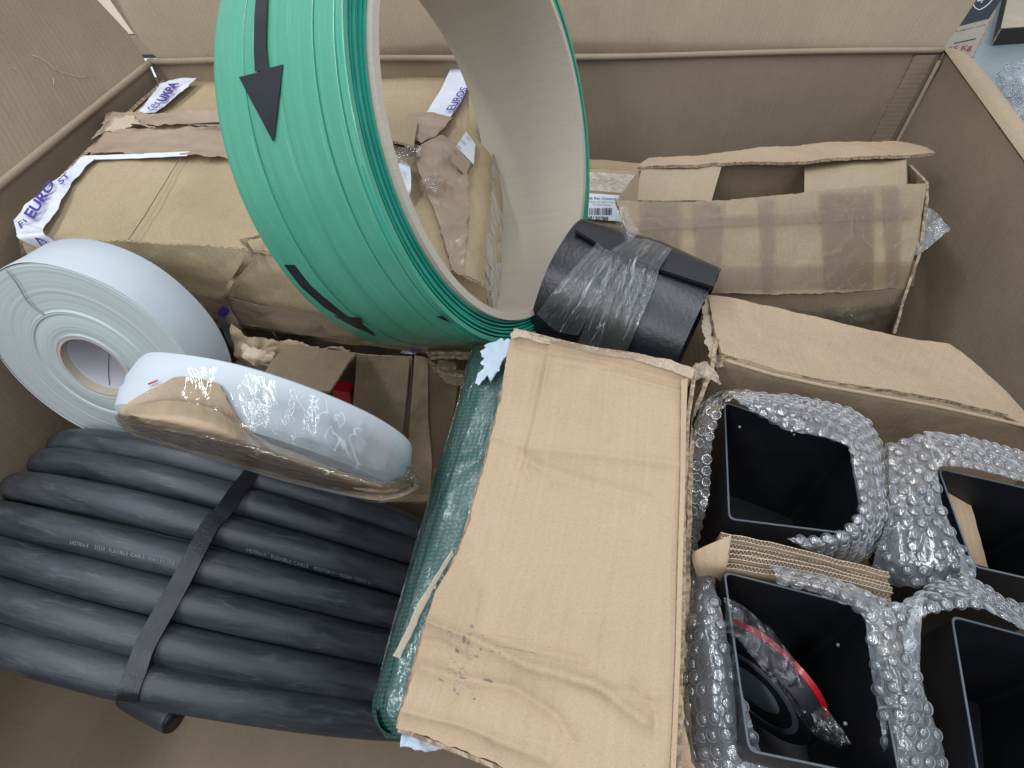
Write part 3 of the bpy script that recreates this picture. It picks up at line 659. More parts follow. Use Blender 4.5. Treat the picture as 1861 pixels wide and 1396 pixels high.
lathe('core_liner', wc, wa, [(.006, WH - .0004), (WW - .002, WH - .0004), (WW - .002, WH - .0016), (.006, WH - .0016)], 120, 'core_white', wr)
lathe('core_lip', wc, wa, [(-.0032, WH + .0034), (-.0034, WH + .0046), (-.001, WH + .0048), (-.001, WH + .0034)], 120, 'roll_white', wr)
a_, e_, g_ = frame(wa); th_ = None
cw = CY(wc, wa, WH)
# thin dark seam in the core lining
def cyl_in(x, y, c, a, r):
    d = ray(x, y); o = C - c; d2 = d - a * d.dot(a); o2 = o - a * o.dot(a); A = d2.dot(d2); B = 2 * d2.dot(o2); K = o2.dot(o2) - r * r; q = max(B * B - 4 * A * K, 0)
    return C + d * ((-B + math.sqrt(q)) / (2 * A))
tube('core_seam', [cyl_in(x, y, wc, wa, WH - .0018) for x, y in ((199, 640), (197, 660), (197, 680), (199, 700))], .0003, 'brown_ink', wr, 5)
# pressed dent line across the side, its shade put in as grey
dent = PL(wc - wa * .0024, wc - wa * .0024 + e_, wc - wa * .0024 + g_)
simple('groove_grey', (.22, .255, .25), .6)
tube('dent_line', resample(on(dent, [(10, 490), (30, 515), (50, 548), (70, 566), (80, 572)]), 20, True), .0006, 'groove_grey', wr, 6)

# ============================================================ WRAPPED ROLL with cardboard (in front)
s = .92
rc = rel((-.2093, .3201, .5294), s) + RT * .010 + UP * .003; ra = Vector((-.2416, -.9099, -.3373)).normalized(); RR, RW = .1165 * s, .050 * s
r2 = thing('wrapped_roll', 'shrink wrapped white roll with a brown card strip lying on the coiled cable', 'tape roll', rc - Vector((0, 0, RR)))
lathe('white_roll', rc, ra, [(0, .04), (0, RR - .006), (.0015, RR - .002), (.006, RR), (RW * .4, RR + .002), (RW * .5, RR + .0008), (RW * .6, RR + .002), (RW - .006, RR), (RW - .001, RR - .006), (RW, RR - .010), (RW, .04)], 220, 'roll_white', r2, wob=.0015)
lathe('roll_core', rc, ra, [(.001, .034), (.001, .0395), (RW - .001, .0395), (RW - .001, .034)], 60, 'core_board', r2)
CM = CY(rc, ra, RR)
def s2(x, y, off=.002):
    """roll surface: drum side where the ray meets it, else the near side face"""
    p = CM(x, y, off); t = (p - rc).dot(ra)
    if -.001 <= t <= RW + .001: return p
    q = C + ray(x, y) * ((rc + ra * (RW + off) - C).dot(ra) / ray(x, y).dot(ra))
    if (q - rc - ra * RW).length < RR + .01 and t > RW: return q
    return p if t < 0 else C + ray(x, y) * min((q - C).dot(FW), .52)
def dsm(pts, off): return [s2(x, y, off) for x, y in pts]
def relax(rows, n=70, it=10):
    R = [resample(r, n, True) for r in rows]
    for _ in range(it):
        for r in R:
            for i in range(1, n): 
                d = (r[i] - C).dot(FW); m_ = ((r[i - 1] - C).dot(FW) + (r[i + 1] - C).dot(FW)) / 2; r[i] = C + (r[i] - C) * ((d + m_) / 2 / d)
    return R
cA = [(222, 742), (262, 715), (300, 695), (326, 684), (392, 696), (406, 712), (418, 740), (440, 775), (500, 808), (560, 834), (620, 856), (700, 876), (736, 868)]
cD = [(212, 757), (222, 774), (248, 794), (290, 806), (329, 817), (400, 836), (458, 853), (520, 870), (587, 889), (640, 901), (684, 910), (730, 903), (764, 884)]
def mixp(a, b, t): return [(p[0] * (1 - t) + q[0] * t, p[1] * (1 - t) + q[1] * t) for p, q in zip(a, b)]
rows = relax([dsm(mixp(cA, cD, t), o) for t, o in ((0, .0045), (.33, .0065), (.66, .0065), (1, .005))])
panel('card_strip', rows, 100, 26, 'kraft_front', r2, curve=False, vcurve=True, thick=.0012, amp=.001, freq=30, cr=.0018, cf=26, seed=51, em='kraft_open')
cT = [(264, 722), (280, 700), (304, 680), (345, 668), (400, 668), (458, 680), (518, 698), (566, 715), (614, 736), (650, 752), (680, 770), (710, 796), (734, 822)]
cB = [(208, 757), (220, 778), (246, 798), (290, 810), (329, 821), (400, 840), (458, 857), (520, 874), (587, 893), (640, 905), (684, 914), (732, 907), (768, 886)]
rows2 = relax([dsm(mixp(cT, cB, t), .0095) for t in (0, .2, .4, .6, .8, 1)])
film('roll_film', wr=.55, scale=24, body=.012, rough=.07, line=.36, fm=.75, white=(.92, .95, .96))
panel('shrink_film', rows2, 140, 60, 'roll_film', r2, curve=False, vcurve=True, thick=0, cr=.0010, cf=42, seed=52)
panel('film_tail', [[D(x, y, .47) for x, y in ((690, 820), (715, 826), (735, 822))], [D(x, y, .475) for x, y in ((700, 855), (728, 850), (748, 858))], [D(x, y, .48) for x, y in ((700, 895), (735, 890), (766, 886))]], 30, 24, 'clear_film', r2, thick=0, cr=.014, cf=40, seed=53)
decal('pink_mark', CY(rc, ra, RR + .003), [(268, 697), (286, 690), (287, 693), (270, 700)], 'red_ink', r2, .001)

# ============================================================ CABLE COIL
s = .93
cc = rel((-.3688, .3383, .1088), s); ca = Vector((-.2201, -.9366, -.2725)).normalized()
Rs = [0.2847, 0.2846, 0.2973, 0.3084, 0.3088, 0.3142, 0.3134, 0.315]; Ts = [-0.1122, -0.0839, -0.0565, -0.0189, 0.0164, 0.05, 0.0884, 0.1167]
a_, e_, g_ = frame(ca); CR = .0172 * s
coil = thing('cable_coil', 'coil of thick dark grey rubber cable strapped with black ties', 'cable coil', cc - Vector((0, 0, .30 * s)))
rowsR = [(Rs[k] + Rs[k + 1]) / 2 * s for k in range(7)]; rowsT = [(Ts[k] + Ts[k + 1]) / 2 * s for k in range(7)]
# angle that faces the camera
tc_ = (C - cc); tc_ -= ca * tc_.dot(ca); th_c = math.atan2(tc_.dot(g_), tc_.dot(e_))
def cpt(th, r, t): return cc + ca * t + (e_ * math.cos(th) + g_ * math.sin(th)) * r
for lay, (dr_, sh) in enumerate(((0, 0), (-.030, .5))):
    P = []; n = 120; rad = []
    for k in range(7 - lay):
        for i in range(n):
            u = i / n; th = th_c + math.pi + 2 * math.pi * u
            # step to the next row only at the far side of the drum
            st_ = max(0, (u - .88) / .12); st_ = st_ * st_ * (3 - 2 * st_); k2 = min(k + 1, 6 - lay)
            kk = k + sh; 
            def at(A, q): q = min(q, 6); i0 = int(q); return A[i0] + (A[min(i0 + 1, 6)] - A[i0]) * (q - i0)
            q = (k * (1 - st_) + k2 * st_) + sh
            r = at(rowsR, q) + dr_ * s + .0022 * noise.noise(Vector((u * 7, k * 3.3, lay))); t = at(rowsT, q) + .0018 * noise.noise(Vector((u * 6 + 9, k * 5.3, lay)))
            P.append(cpt(th, r, t)); rad.append(CR * (1 + .02 * noise.noise(Vector((u * 20, k, 4)))) * (.93 + .028 * k if lay == 0 else .95))
    if lay == 0: P = P[:-20]; rad = rad[:-20]
    tube('cable', P, rad, 'cable_rubber', coil, 22)
# free cable end under the lowest row
e0 = D(235, 1270, .62); P = resample([D(235, 1262, .60), D(262, 1278, .59), D(290, 1293, .58), D(316, 1306, .575)], 16, True)
tube('cable_end', P, CR * .85, 'cable_rubber', coil, 20)
tube('cable_end', [P[-1], P[-1] + (P[-1] - P[-2]).normalized() * .002], CR * .8, 'black_plastic', coil, 20)
def tie(pts, wpx, off, name='cable_tie', R0=None, buckles=()):
    L1 = []; L2 = []
    for k, (x, y, o, w1) in enumerate(pts):
        p0 = pts[max(k - 1, 0)]; p1 = pts[min(k + 1, len(pts) - 1)]; dx, dy = p1[0] - p0[0], p1[1] - p0[1]; l_ = math.hypot(dx, dy)
        nx, ny = -dy / l_ * w1 * .43, dx / l_ * w1 * .43
        # depth from the coil rows' mean cylinder
        cy = CY(cc, ca, o)
        L1.append(cy(x - nx, y - ny)); L2.append(cy(x + nx, y + ny))
    return sheet(name, loft_pts([L1, L2], 90, 6, True), 'strap_rubber', coil, thick=.0022, em='strap_rubber', amp=.0006, freq=60)
Q = [r + CR * (.93 + .028 * k) + .0012 for k, r in enumerate(rowsR)]
tie([(468, 836, Q[0] - .002, 30), (452, 866, Q[0] + .002, 32), (428, 896, Q[1] + .004, 33), (412, 920, Q[2] - .001, 34), (400, 935, Q[2] + .001, 34), (383, 952, Q[2] + .004, 36), (352, 1010, Q[3] + .003, 38), (326, 1060, Q[4] + .001, 40), (295, 1115, Q[4] + .004, 42), (264, 1172, Q[5] + .004, 42), (248, 1215, Q[6] + .002, 44), (233, 1255, Q[6] + .001, 46), (232, 1276, Q[6] - .004, 46)], 0, 0)
# printed sheath markings
def coil_txt(sx, row, quad, m='white_print_grey'):
    vs, fs = text_mesh(sx); V = []; r = rowsR[row] + CR * .96; cy = CY(cc, ca, r)
    for u, v in vs:
        a = [quad[0][k] * (1 - u) + quad[1][k] * u for k in (0, 1)]; b = [quad[3][k] * (1 - u) + quad[2][k] * u for k in (0, 1)]
        x = a[0] * (1 - v) + b[0] * v; y = a[1] * (1 - v) + b[1] * v
        # closest hit on the bent cable tube itself
        best = None
        d = ray(x, y).normalized(); q0 = cy(x, y)
        t = (q0 - cc).dot(ca); 
        for it in range(3):
            ang = math.atan2((q0 - cc).dot(g_), (q0 - cc).dot(e_)); cen = cpt(ang, rowsR[row], rowsT[row])
            tang = (-e_ * math.sin(ang) + g_ * math.cos(ang)); loc = CY(cen, tang, CR * 1.0 * (.93 + .028 * row)); q0 = loc(x, y, .0006)
        V.append(q0)
    build('printed_text', V, fs, m, coil, smooth=False)
coil_txt('H07RN-F    3G50   FLEXIBLE  CABLE   0.6/1 kV   CE', 3, [(128, 989), (318, 1027), (318, 1021), (128, 982)])
coil_txt('H07RN-F   FLEXIBLE CABLE   450/750 V   3G50   0217 m', 2, [(448, 1003), (675, 1063), (675, 1057), (448, 996)])

# ============================================================ SMALL BROWN BOX behind (centre left)
sb = thing('small_box', 'small brown box with torn open flaps behind the wrapped roll', 'cardboard box', D(690, 760, .80))
q = PL((490, 665, .62), (645, 640, .64), (602, 708, .60))
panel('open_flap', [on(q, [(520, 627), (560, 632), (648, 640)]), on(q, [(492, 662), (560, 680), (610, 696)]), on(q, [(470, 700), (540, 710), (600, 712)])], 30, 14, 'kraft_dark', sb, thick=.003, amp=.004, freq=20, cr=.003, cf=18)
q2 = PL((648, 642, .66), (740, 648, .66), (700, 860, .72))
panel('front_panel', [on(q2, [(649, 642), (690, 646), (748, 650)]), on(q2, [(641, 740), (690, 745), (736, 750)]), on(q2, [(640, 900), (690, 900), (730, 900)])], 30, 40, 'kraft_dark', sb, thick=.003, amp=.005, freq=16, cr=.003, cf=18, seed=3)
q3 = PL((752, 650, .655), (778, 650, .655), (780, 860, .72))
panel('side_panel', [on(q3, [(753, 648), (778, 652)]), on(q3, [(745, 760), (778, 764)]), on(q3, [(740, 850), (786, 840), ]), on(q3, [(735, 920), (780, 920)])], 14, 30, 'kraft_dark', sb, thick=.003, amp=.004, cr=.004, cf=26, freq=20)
for k in range(2):
    x0 = (745, 751)[k]; tube('torn_seam', resample([q2(x0 - (0, 2)[k], 650, .002), q2(x0 - 4, 700, .002), q2(x0 - 8, 745, .002), q2(x0 - 14, 800, .002)], 40, True), .0006, 'brown_ink', sb, 6)
q4 = PL((782, 650, .69), (830, 690, .70), (800, 860, .76))
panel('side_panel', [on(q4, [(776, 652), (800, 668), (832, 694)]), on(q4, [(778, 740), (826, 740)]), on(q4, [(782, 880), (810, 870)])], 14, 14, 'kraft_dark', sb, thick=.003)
ins = PL((560, 690, .74), (700, 690, .74), (640, 760, .78))
rc_ = thing('red_package', 'small red package down inside the small torn box', 'package', ins(620, 730))
panel('package_face', [on(ins, [(604, 708), (636, 714)]), on(ins, [(606, 730), (638, 738)])], 10, 10, 'red_plastic', rc_, thick=.02, em='red_plastic', amp=.002)
und = thing('cardboard_scrap_stack', 'stack of torn flat cardboard pieces below the reel next to the green netting', 'cardboard', D(800, 690, .75))
for k, (a1, b1, a2, b2, dd) in enumerate((((775, 632), (868, 636), (778, 640), (860, 642), .66), ((778, 640), (860, 638), (780, 648), (826, 648), .67), ((826, 641), (866, 642), (828, 648), (862, 650), .665), ((796, 656), (826, 657), (792, 668), (830, 668), .69), ((786, 668), (850, 676), (800, 676), (850, 683), .685), ((790, 672), (846, 688), (812, 692), (846, 698), .68))):
    pp = PL((*a1, dd), (*b1, dd), (*a2, dd - .012)); panel('cardboard_piece', [on(pp, [a1, b1]), on(pp, [a2, b2])], 16, 6, ('kraft_open', 'kraft_parcel', 'kraft_open')[k % 3], und, thick=.004, jag=.002, amp=.002, cr=.002)
# dark void floor under the middle so gaps fall into packed cartons
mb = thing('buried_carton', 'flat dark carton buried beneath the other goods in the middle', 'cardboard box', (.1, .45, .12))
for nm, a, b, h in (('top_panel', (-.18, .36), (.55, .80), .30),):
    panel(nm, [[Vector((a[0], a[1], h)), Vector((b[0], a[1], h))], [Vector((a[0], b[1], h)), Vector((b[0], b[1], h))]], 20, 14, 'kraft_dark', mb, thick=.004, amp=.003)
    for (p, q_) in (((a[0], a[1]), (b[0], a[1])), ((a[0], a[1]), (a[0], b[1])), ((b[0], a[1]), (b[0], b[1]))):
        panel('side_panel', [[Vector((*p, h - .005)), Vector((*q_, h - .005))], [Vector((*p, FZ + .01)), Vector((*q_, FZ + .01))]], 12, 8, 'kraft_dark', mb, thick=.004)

cr_ = thing('crumpled_cardboard', 'crumpled dark cardboard wedge between the taped parcel and the small torn box', 'cardboard', D(460, 660, .70))
panel('cardboard_piece', [[D(418, 590, .64), D(450, 612, .645), D(520, 618, .65), D(640, 632, .66)], [D(424, 640, .65), D(455, 655, .64), D(500, 662, .66), D(560, 668, .69)], [D(440, 700, .68), D(470, 705, .68), D(500, 710, .70), D(540, 720, .73)]], 50, 30, 'kraft_parcel', cr_, thick=.002, amp=.006, freq=16, cr=.016, cf=20, jag=.003, seed=15, vcurve=True)
panel('cardboard_piece', [[D(446, 628, .63), D(470, 636, .63), D(500, 640, .635)], [D(438, 650, .63), D(462, 664, .63), D(488, 668, .64)]], 20, 14, 'torn_liner', cr_, thick=.002, cr=.012, cf=30, jag=.004, seed=16)
# ============================================================ BLACK SHEET ROLL
s = .84
bc = rel((.0628, .5985, .4322), s); ba = Vector((.878, -.4747, -.0612)).normalized(); BR, BL_ = .0886 * s, .1744 * s
br = thing('rubber_roll', 'short roll of black rubber sheet bound with clear film strips', 'rubber roll', bc - Vector((0, 0, BR)))
simple('rubber_sheet', (.008, .010, .014), .33, .38, .001, 260, .2, 20, spec=.6)
BC = CY(bc, ba, BR)
a_, e_, g_ = frame(ba)
tcv = (C - bc); tcv -= ba * tcv.dot(ba); thb = math.atan2(tcv.dot(g_), tcv.dot(e_))
lathe('rolled_sheet', bc, ba, [(0, BR - .006), (0, BR), (BL_ * .33, BR), (BL_ * .66, BR), (BL_, BR), (BL_, BR - .006), (BL_ * .5, BR - .006)], 200, 'rubber_sheet', br, wob=.0015)
lathe('inner_turn', bc, ba, [(.004, BR - .014), (.004, BR - .008), (BL_ - .004, BR - .008), (BL_ - .004, BR - .014)], 120, 'rubber_sheet', br, wob=.001)
fl1 = on(BC, [(1046, 418), (1112, 457), (1198, 488), (1298, 521)], .006); fl2 = on(BC, [(1058, 401), (1120, 424), (1200, 450), (1306, 489)], .003)
fl0_ = on(BC, [(1064, 399), (1120, 415), (1205, 440), (1306, 486)], -.004)
panel('sheet_end', [fl1, fl2, fl0_], 40, 12, 'rubber_sheet', br, vcurve=True, thick=.003, em='rubber_sheet', amp=.0008)
film('band_film', wr=1.6, scale=13, stretch=(15, 1.2, 1), body=.04, rough=.12, line=.75, fm=1.1)
def band(rows, nm='film_band', cr=.0006, off=.0045, n=(60, 40), seed=0, m='band_film'):
    return panel(nm, [on(BC, r, off) for r in rows], n[0], n[1], m, br, curve=True, vcurve=True, thick=0, cr=cr, cf=70, seed=seed)
band([[(1150, 432), (1180, 436), (1222, 452)], [(1108, 458), (1140, 466), (1200, 486)], [(1098, 500), (1130, 508), (1190, 520)], [(1075, 560), (1110, 572), (1160, 590)], [(1050, 625), (1090, 635), (1135, 648)]], seed=1, off=.0095)
band([[(1085, 440), (1112, 458), (1140, 470)], [(1050, 480), (1080, 490), (1110, 500)], [(1005, 530), (1040, 550), (1080, 560)], [(975, 570), (1010, 600), (1050, 610)]], seed=2, off=.008)
panel('film_loop', [[D(1140, 375, .56), D(1146, 398, .555), D(1162, 418, .55)], [D(1122, 380, .555), D(1130, 405, .55), D(1150, 436, .545)], [D(1118, 402, .56), D(1124, 416, .552), D(1140, 440, .548)]], 24, 14, 'clear_film', br, curve=True, vcurve=True, thick=0, cr=.003, cf=40)

# ============================================================ OPEN BOX (right, back)
ob_ = thing('open_box', 'empty open cardboard box with lifted flaps and checkered tape marks against the back wall', 'cardboard box', D(1450, 640, .80))
A1, B1, A2, B2 = D(1123, 363, .655), D(1684, 334, .675), D(1288, 529, .70), D(1640, 522, .70)
A2 = D(1180, 535, .70)
fp = PL(A1, B1, D(1400, 530, .70))
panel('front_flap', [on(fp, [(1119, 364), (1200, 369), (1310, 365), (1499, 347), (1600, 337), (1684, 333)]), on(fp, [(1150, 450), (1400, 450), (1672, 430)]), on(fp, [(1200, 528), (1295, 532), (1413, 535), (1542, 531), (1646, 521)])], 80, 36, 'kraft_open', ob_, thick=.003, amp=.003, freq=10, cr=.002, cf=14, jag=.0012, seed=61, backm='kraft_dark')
fr_ = VP(D(1200, 530, .703), D(1646, 523, .703))
panel('front_panel', [on(fr_, [(1200, 530), (1413, 537), (1542, 533), (1646, 523)], -.004), on(fr_, [(1220, 580), (1420, 590), (1625, 600)], -.002), on(fr_, [(1240, 700), (1420, 700), (1600, 700)], -.002)], 60, 20, 'kraft_open', ob_, thick=.003, amp=.004, freq=12, cr=.003, cf=14, seed=62)
# body behind: opening corners
OZ = (fr_(1400, 530)).z
c1 = D(1200, 530, .70); c2 = fr_(1646, 523); bkv = Vector((.0, .125, .0))
lw = PL((1162, 306, .80), (1152, 362, .755), (1300, 320, .80))
panel('back_panel', [[D(1170, 300, .80), D(1645, 288, .82)], [D(1215, 420, .93), D(1610, 420, .93)]], 30, 12, 'kraft_open', ob_, thick=.003, amp=.002)
panel('side_flap', [[D(1166, 307, .795), D(1313, 297, .80)], [D(1152, 364, .75), D(1293, 366, .76)]], 20, 12, 'kraft_open', ob_, thick=.003, amp=.004, freq=16)
panel('side_flap', [[D(1462, 300, .815), D(1648, 288, .80)], [D(1462, 352, .77), D(1648, 340, .74)]], 20, 12, 'kraft_open', ob_, thick=.003, amp=.004, freq=16)
panel('side_panel', [[D(1652, 300, .80), D(1686, 336, .685)], [D(1660, 420, .80), D(1668, 460, .70)], [D(1634, 520, .78), D(1646, 524, .705)], [D(1612, 606, .79), D(1624, 606, .72)]], 16, 30, 'kraft_open', ob_, thick=.003, amp=.003, cr=.004, cf=20, vcurve=True)
panel('side_panel', [[D(1164, 310, .80), D(1122, 366, .66)], [D(1230, 560, .86), D(1195, 560, .71)]], 16, 20, 'kraft_open', ob_, thick=.003)
bfp = PL((1160, 305, .79), (1699, 277, .80), (1420, 262, .84))
panel('back_flap', [on(bfp, [(1181, 289), (1250, 283), (1413, 267), (1540, 258), (1628, 254), (1650, 258)]), on(bfp, [(1165, 298), (1300, 285), (1500, 275), (1685, 268)]), on(bfp, [(1158, 305), (1220, 303), (1314, 297), (1400, 295), (1499, 290), (1600, 286), (1699, 278)])], 80, 10, 'kraft_right', ob_, thick=.004, amp=.003, freq=14, cr=.002, cf=22, jag=.003, seed=63)
# inner dark bottom
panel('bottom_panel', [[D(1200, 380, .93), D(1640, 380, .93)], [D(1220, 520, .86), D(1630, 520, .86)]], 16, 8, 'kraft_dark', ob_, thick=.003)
# tape marks on the front flap
for k, (x0, x1, lo, hi) in enumerate(((1165, 1240, 362, 530), (1262, 1318, 366, 532), (1380, 1412, 358, 533), (1492, 1592, 349, 528), (1606, 1640, 338, 525))):
    panel('tape_strip', [on(fp, [(x0, lo), (x1, lo - 1)], .0034), on(fp, [(x0 + 8, hi - 2), (x1 - 4, hi - 3)], .0034)], 8, 14, 'faint_tape' if k in (0, 3) else 'tan_tape', ob_, thick=.0003, em='tan_tape')
for k, (y0, y1, y2, y3) in enumerate(((398, 418, 372, 396), (486, 528, 474, 520))):
    panel('tape_strip', [on(fp, [(1140, y0), (1668, y2)], .0044), on(fp, [(1160, y1), (1660, y3)], .0044)], 30, 6, 'tan_tape', ob_, thick=.0003, em='tan_tape')
panel('film_wisp', [[D(1668, 380, .70), D(1690, 378, .70), D(1708, 392, .705)], [D(1666, 420, .70), D(1700, 412, .71), D(1721, 416, .715)], [D(1662, 465, .70), D(1680, 456, .70), D(1712, 430, .71)]], 24, 24, 'bag_film', ob_, curve=True, vcurve=True, thick=0, cr=.012, cf=30, seed=3)
panel('shrink_film', [on(fr_, [(1420, 560), (1560, 560), (1640, 540)], .008), on(fr_, [(1420, 600), (1560, 600), (1628, 606)], .010)], 40, 14, 'clear_film', ob_, thick=0, cr=.006, cf=30)

# box with barcode label behind
lb2 = thing('labelled_box', 'taped brown box with white barcode label between the reel and the open box', 'cardboard box', D(1110, 520, .9))
lp = PL((1065, 300, .84), (1160, 308, .84), (1110, 400, .80))
panel('front_panel', [on(lp, [(1000, 302), (1066, 306), (1110, 308), (1165, 312)]), on(lp, [(1000, 470), (1066, 470), (1165, 470)])], 40, 40, 'kraft_parcel', lb2, thick=.003, amp=.002, cr=.002, cf=16)
panel('top_panel', [on(lp, [(1000, 301), (1066, 305), (1165, 311)]), [D(1000, 285, .90), D(1075, 290, .90), D(1168, 300, .90)]], 30, 8, 'kraft_parcel', lb2, thick=.003, amp=.003, cr=.003)
panel('brown_tape', [on(lp, [(1060, 312), (1160, 318)], .004), on(lp, [(1060, 345), (1155, 352)], .004)], 20, 8, 'tan_tape', lb2, thick=.0004, em='tan_tape', cr=.001)
bcl = panel('barcode_label', [on(lp, [(1030, 350), (1068, 351), (1150, 357)], .0045), on(lp, [(1030, 396), (1068, 398), (1150, 404)], .0045)], 10, 4, 'white_label', lb2, thick=.0004, em='white_label')
print_text('Allergeeb Rec Control 1', lp, [(1046, 362), (1125, 364.5), (1125, 359), (1046, 357)], 'black_ink', bcl, .0058, .01)
print_text('Product of batch line', lp, [(1066, 367), (1115, 368.5), (1115, 365.5), (1066, 364.5)], 'white_print_grey', bcl, .0058)
print_text('pr lower housing', lp, [(1078, 373), (1110, 375), (1110, 371), (1078, 369)], 'white_print_grey', bcl, .0058)
random.seed(5); x = 1068.0
while x < 1112:
    wb = random.choice((1, 1, 1.6, 2.4)); decal('barcode_bar', lp, [(x, 378), (x + wb, 378.1), (x + wb - .6, 390.2), (x - .6, 390)], 'black_ink', bcl, .0056); x += wb + random.choice((.8, 1.2, 2))
print_text('68120789', lp, [(1066, 399), (1105, 401), (1106, 394), (1067, 392)], 'black_ink', bcl, .0058, .02)

# ============================================================ RIGHT CARTON holding the bubble wrapped tubes
rk = thing('tube_carton', 'torn brown carton at the right holding bubble wrapped black tubes', 'cardboard box', D(1560, 1100, .62))
kp = PL((1290, 535, .60), (1861, 752, .55), (1320, 640, .535))
panel('back_flap', [on(kp, [(1286, 534), (1330, 541), (1420, 563), (1509, 583), (1560, 594), (1621, 608), (1725, 627), (1775, 668), (1861, 748), (1940, 820)]), on(kp, [(1300, 600), (1500, 640), (1720, 700), (1930, 810)]), on(kp, [(1312, 641), (1400, 668), (1500, 690), (1680, 722), (1861, 764), (1960, 790)])], 110, 40, 'kraft_right', rk, thick=.0035, amp=.003, freq=12, cr=.003, cf=12, jag=.0012, seed=71)
ed = on(kp, [(1312, 641), (1400, 668), (1500, 690), (1680, 722), (1861, 764), (1960, 790)])
ed = [p + Vector((0, 0, -.001)) for p in ed]
bw_ = VP(ed[0], ed[-1])
panel('back_panel', [ed, [p + Vector((0, -.004, -.006)) for p in ed], [p + Vector((0, .003, -.07)) for p in ed], [p + Vector((0, 0, -.2)) for p in ed]], 90, 30, 'kraft_right', rk, thick=.0035, amp=.003, freq=12, cr=.002, cf=14, seed=72)
# extra score lines on the flap
tube('fold_ridge', resample(on(kp, [(1318, 655), (1400, 680), (1500, 702), (1700, 738), (1880, 778)], .0), 40), .0018, 'kraft_right', rk, 6)
# left panel with a torn corner
lq = [D(1300, 612, .548), D(1290, 660, .53), D(1262, 740, .50), D(1246, 900, .455), D(1240, 1100, .42), D(1238, 1396, .385)]
panel('side_panel', [lq, [p + Vector((.006, 0, -.15)) for p in lq]], 60, 14, 'kraft_right', rk, thick=.0035, amp=.003, cr=.004, cf=20, jag=.002, seed=73)
panel('torn_liner', [[D(1286, 540, .598), D(1278, 560, .59), D(1276, 590, .575), D(1284, 625, .56), D(1304, 672, .54)], [D(1296, 545, .596), D(1292, 570, .585), D(1292, 600, .57), D(1302, 635, .55), D(1314, 665, .535)]], 50, 6, 'torn_liner', rk, thick=.002, cr=.004, cf=60, jag=.003, seed=74)
panel('torn_liner', [[D(1246, 700, .485), D(1256, 678, .482), D(1268, 660, .48), D(1286, 656, .485)], [D(1250, 706, .49), D(1272, 690, .488), D(1290, 688, .49), D(1308, 696, .495)]], 50, 14, 'torn_liner', rk, thick=.0015, cr=.006, cf=60, jag=.004, seed=75)
top(panel('cardboard_strip', [[D(1226, 1246, .372), D(1238, 1249, .372)], [D(1224, 1320, .37), D(1244, 1318, .37)], [D(1222, 1400, .37), D(1262, 1396, .372)]], 10, 30, 'kraft_front', None, thick=.003, amp=.002, cr=.003, cf=40, jag=.002, seed=76, vcurve=True), 'narrow torn cardboard sliver standing at the lower right corner of the big front carton', 'cardboard strip')

# ============================================================ SQUARE TUBES
TZ = .545; tp = ZP(TZ)
def tube_box(label, pts, h=.15, z=None, bolts=()):
    P = pts; c0 = sum(P, Vector((0, 0, 0))) / 4
    r = thing('square_tube', label, 'metal tube', c0 - Vector((0, 0, h)), 'black square metal tubes in bubble wrap')
    n = len(P); t = .0017
    # rounded corners
    ring = []; inn = []
    for k in range(4):
        a, b, c_ = P[k - 1], P[k], P[(k + 1) % 4]; u = (a - b).normalized(); v = (c_ - b).normalized(); R_ = .005
        for q_ in range(5):
            f = q_ / 4; s1 = b + u * R_ * (1 - f) ** 2 + v * R_ * f ** 2; ring.append(s1); inn.append(s1 + (u + v).normalized() * t)
    m_ = len(ring)
    def shell(nm, mat_, lst): 
        V = []; F_ = []
        for L_ in lst: V += L_
        for k in range(len(lst) - 1):
            for i in range(m_): F_.append((k * m_ + i, k * m_ + (i + 1) % m_, (k + 1) * m_ + (i + 1) % m_, (k + 1) * m_ + i))
        return build(nm, V, F_, mat_, r, smooth=False)
    dn = Vector((0, 0, -h))
    shell('tube_wall', 'black_plastic', [[p + Vector((0, 0, -.0008)) for p in ring], [p + dn for p in ring], [p + dn for p in inn], [p + Vector((0, 0, -.0008)) for p in inn]])
    shell('cut_rim', 'tube_edge', [[p + Vector((0, 0, -.0007)) for p in ring], ring, inn, [p + Vector((0, 0, -.0007)) for p in inn]])
    build('tube_bottom', [p + dn * .98 for p in inn], [tuple(range(m_))], 'black_plastic', r, smooth=False)
    return r
def bolt(parent, x, y, d, s_=.0016):
    s_ *= .7
    o = blob('bolt', D(x, y, d), s_, 'bolt_metal', parent, 1, 1, 1, .1, 3, 8); return o
tA = tube_box('bubble wrapped black square tube nearest the big front carton, upper left of the four', on(tp, [(1316, 730), (1545, 806), (1574, 975), (1324, 944)]), .13)
bolt(tA, 1344, 776, .485); bolt(tA, 1443, 790, .50, .0014)
tB = tube_box('black square tube at the right holding a tan cardboard piece, below the carton flap', on(tp, [(1704, 850), (1950, 905), (1990, 1080), (1768, 1030)]), .13)
bolt(tB, 1764, 868, .478)
tC = tube_box('black square tube with a red edged tape roll inside, at the bottom', on(tp, [(1315, 1038), (1580, 1105), (1640, 1425), (1360, 1366)]), .13)
bolt(tC, 1523, 1172, .42, .0018); bolt(tC, 1536, 1315, .385, .0018)
tD = tube_box('empty black square tube in the lower right corner', on(tp, [(1728, 1118), (2000, 1190), (2060, 1500), (1782, 1440)]), .13)
# tan card inside tube B
cdp = PL((1712, 875, .49), (1760, 885, .495), (1790, 1030, .485))
top(panel('cardboard_insert', [on(cdp, [(1706, 875), (1757, 885)]), on(cdp, [(1740, 1015), (1797, 1032)])], 12, 20, 'kraft_front', None, thick=.003, amp=.002, cr=.002), 'tan cardboard piece slid into the right hand black tube', 'cardboard piece')
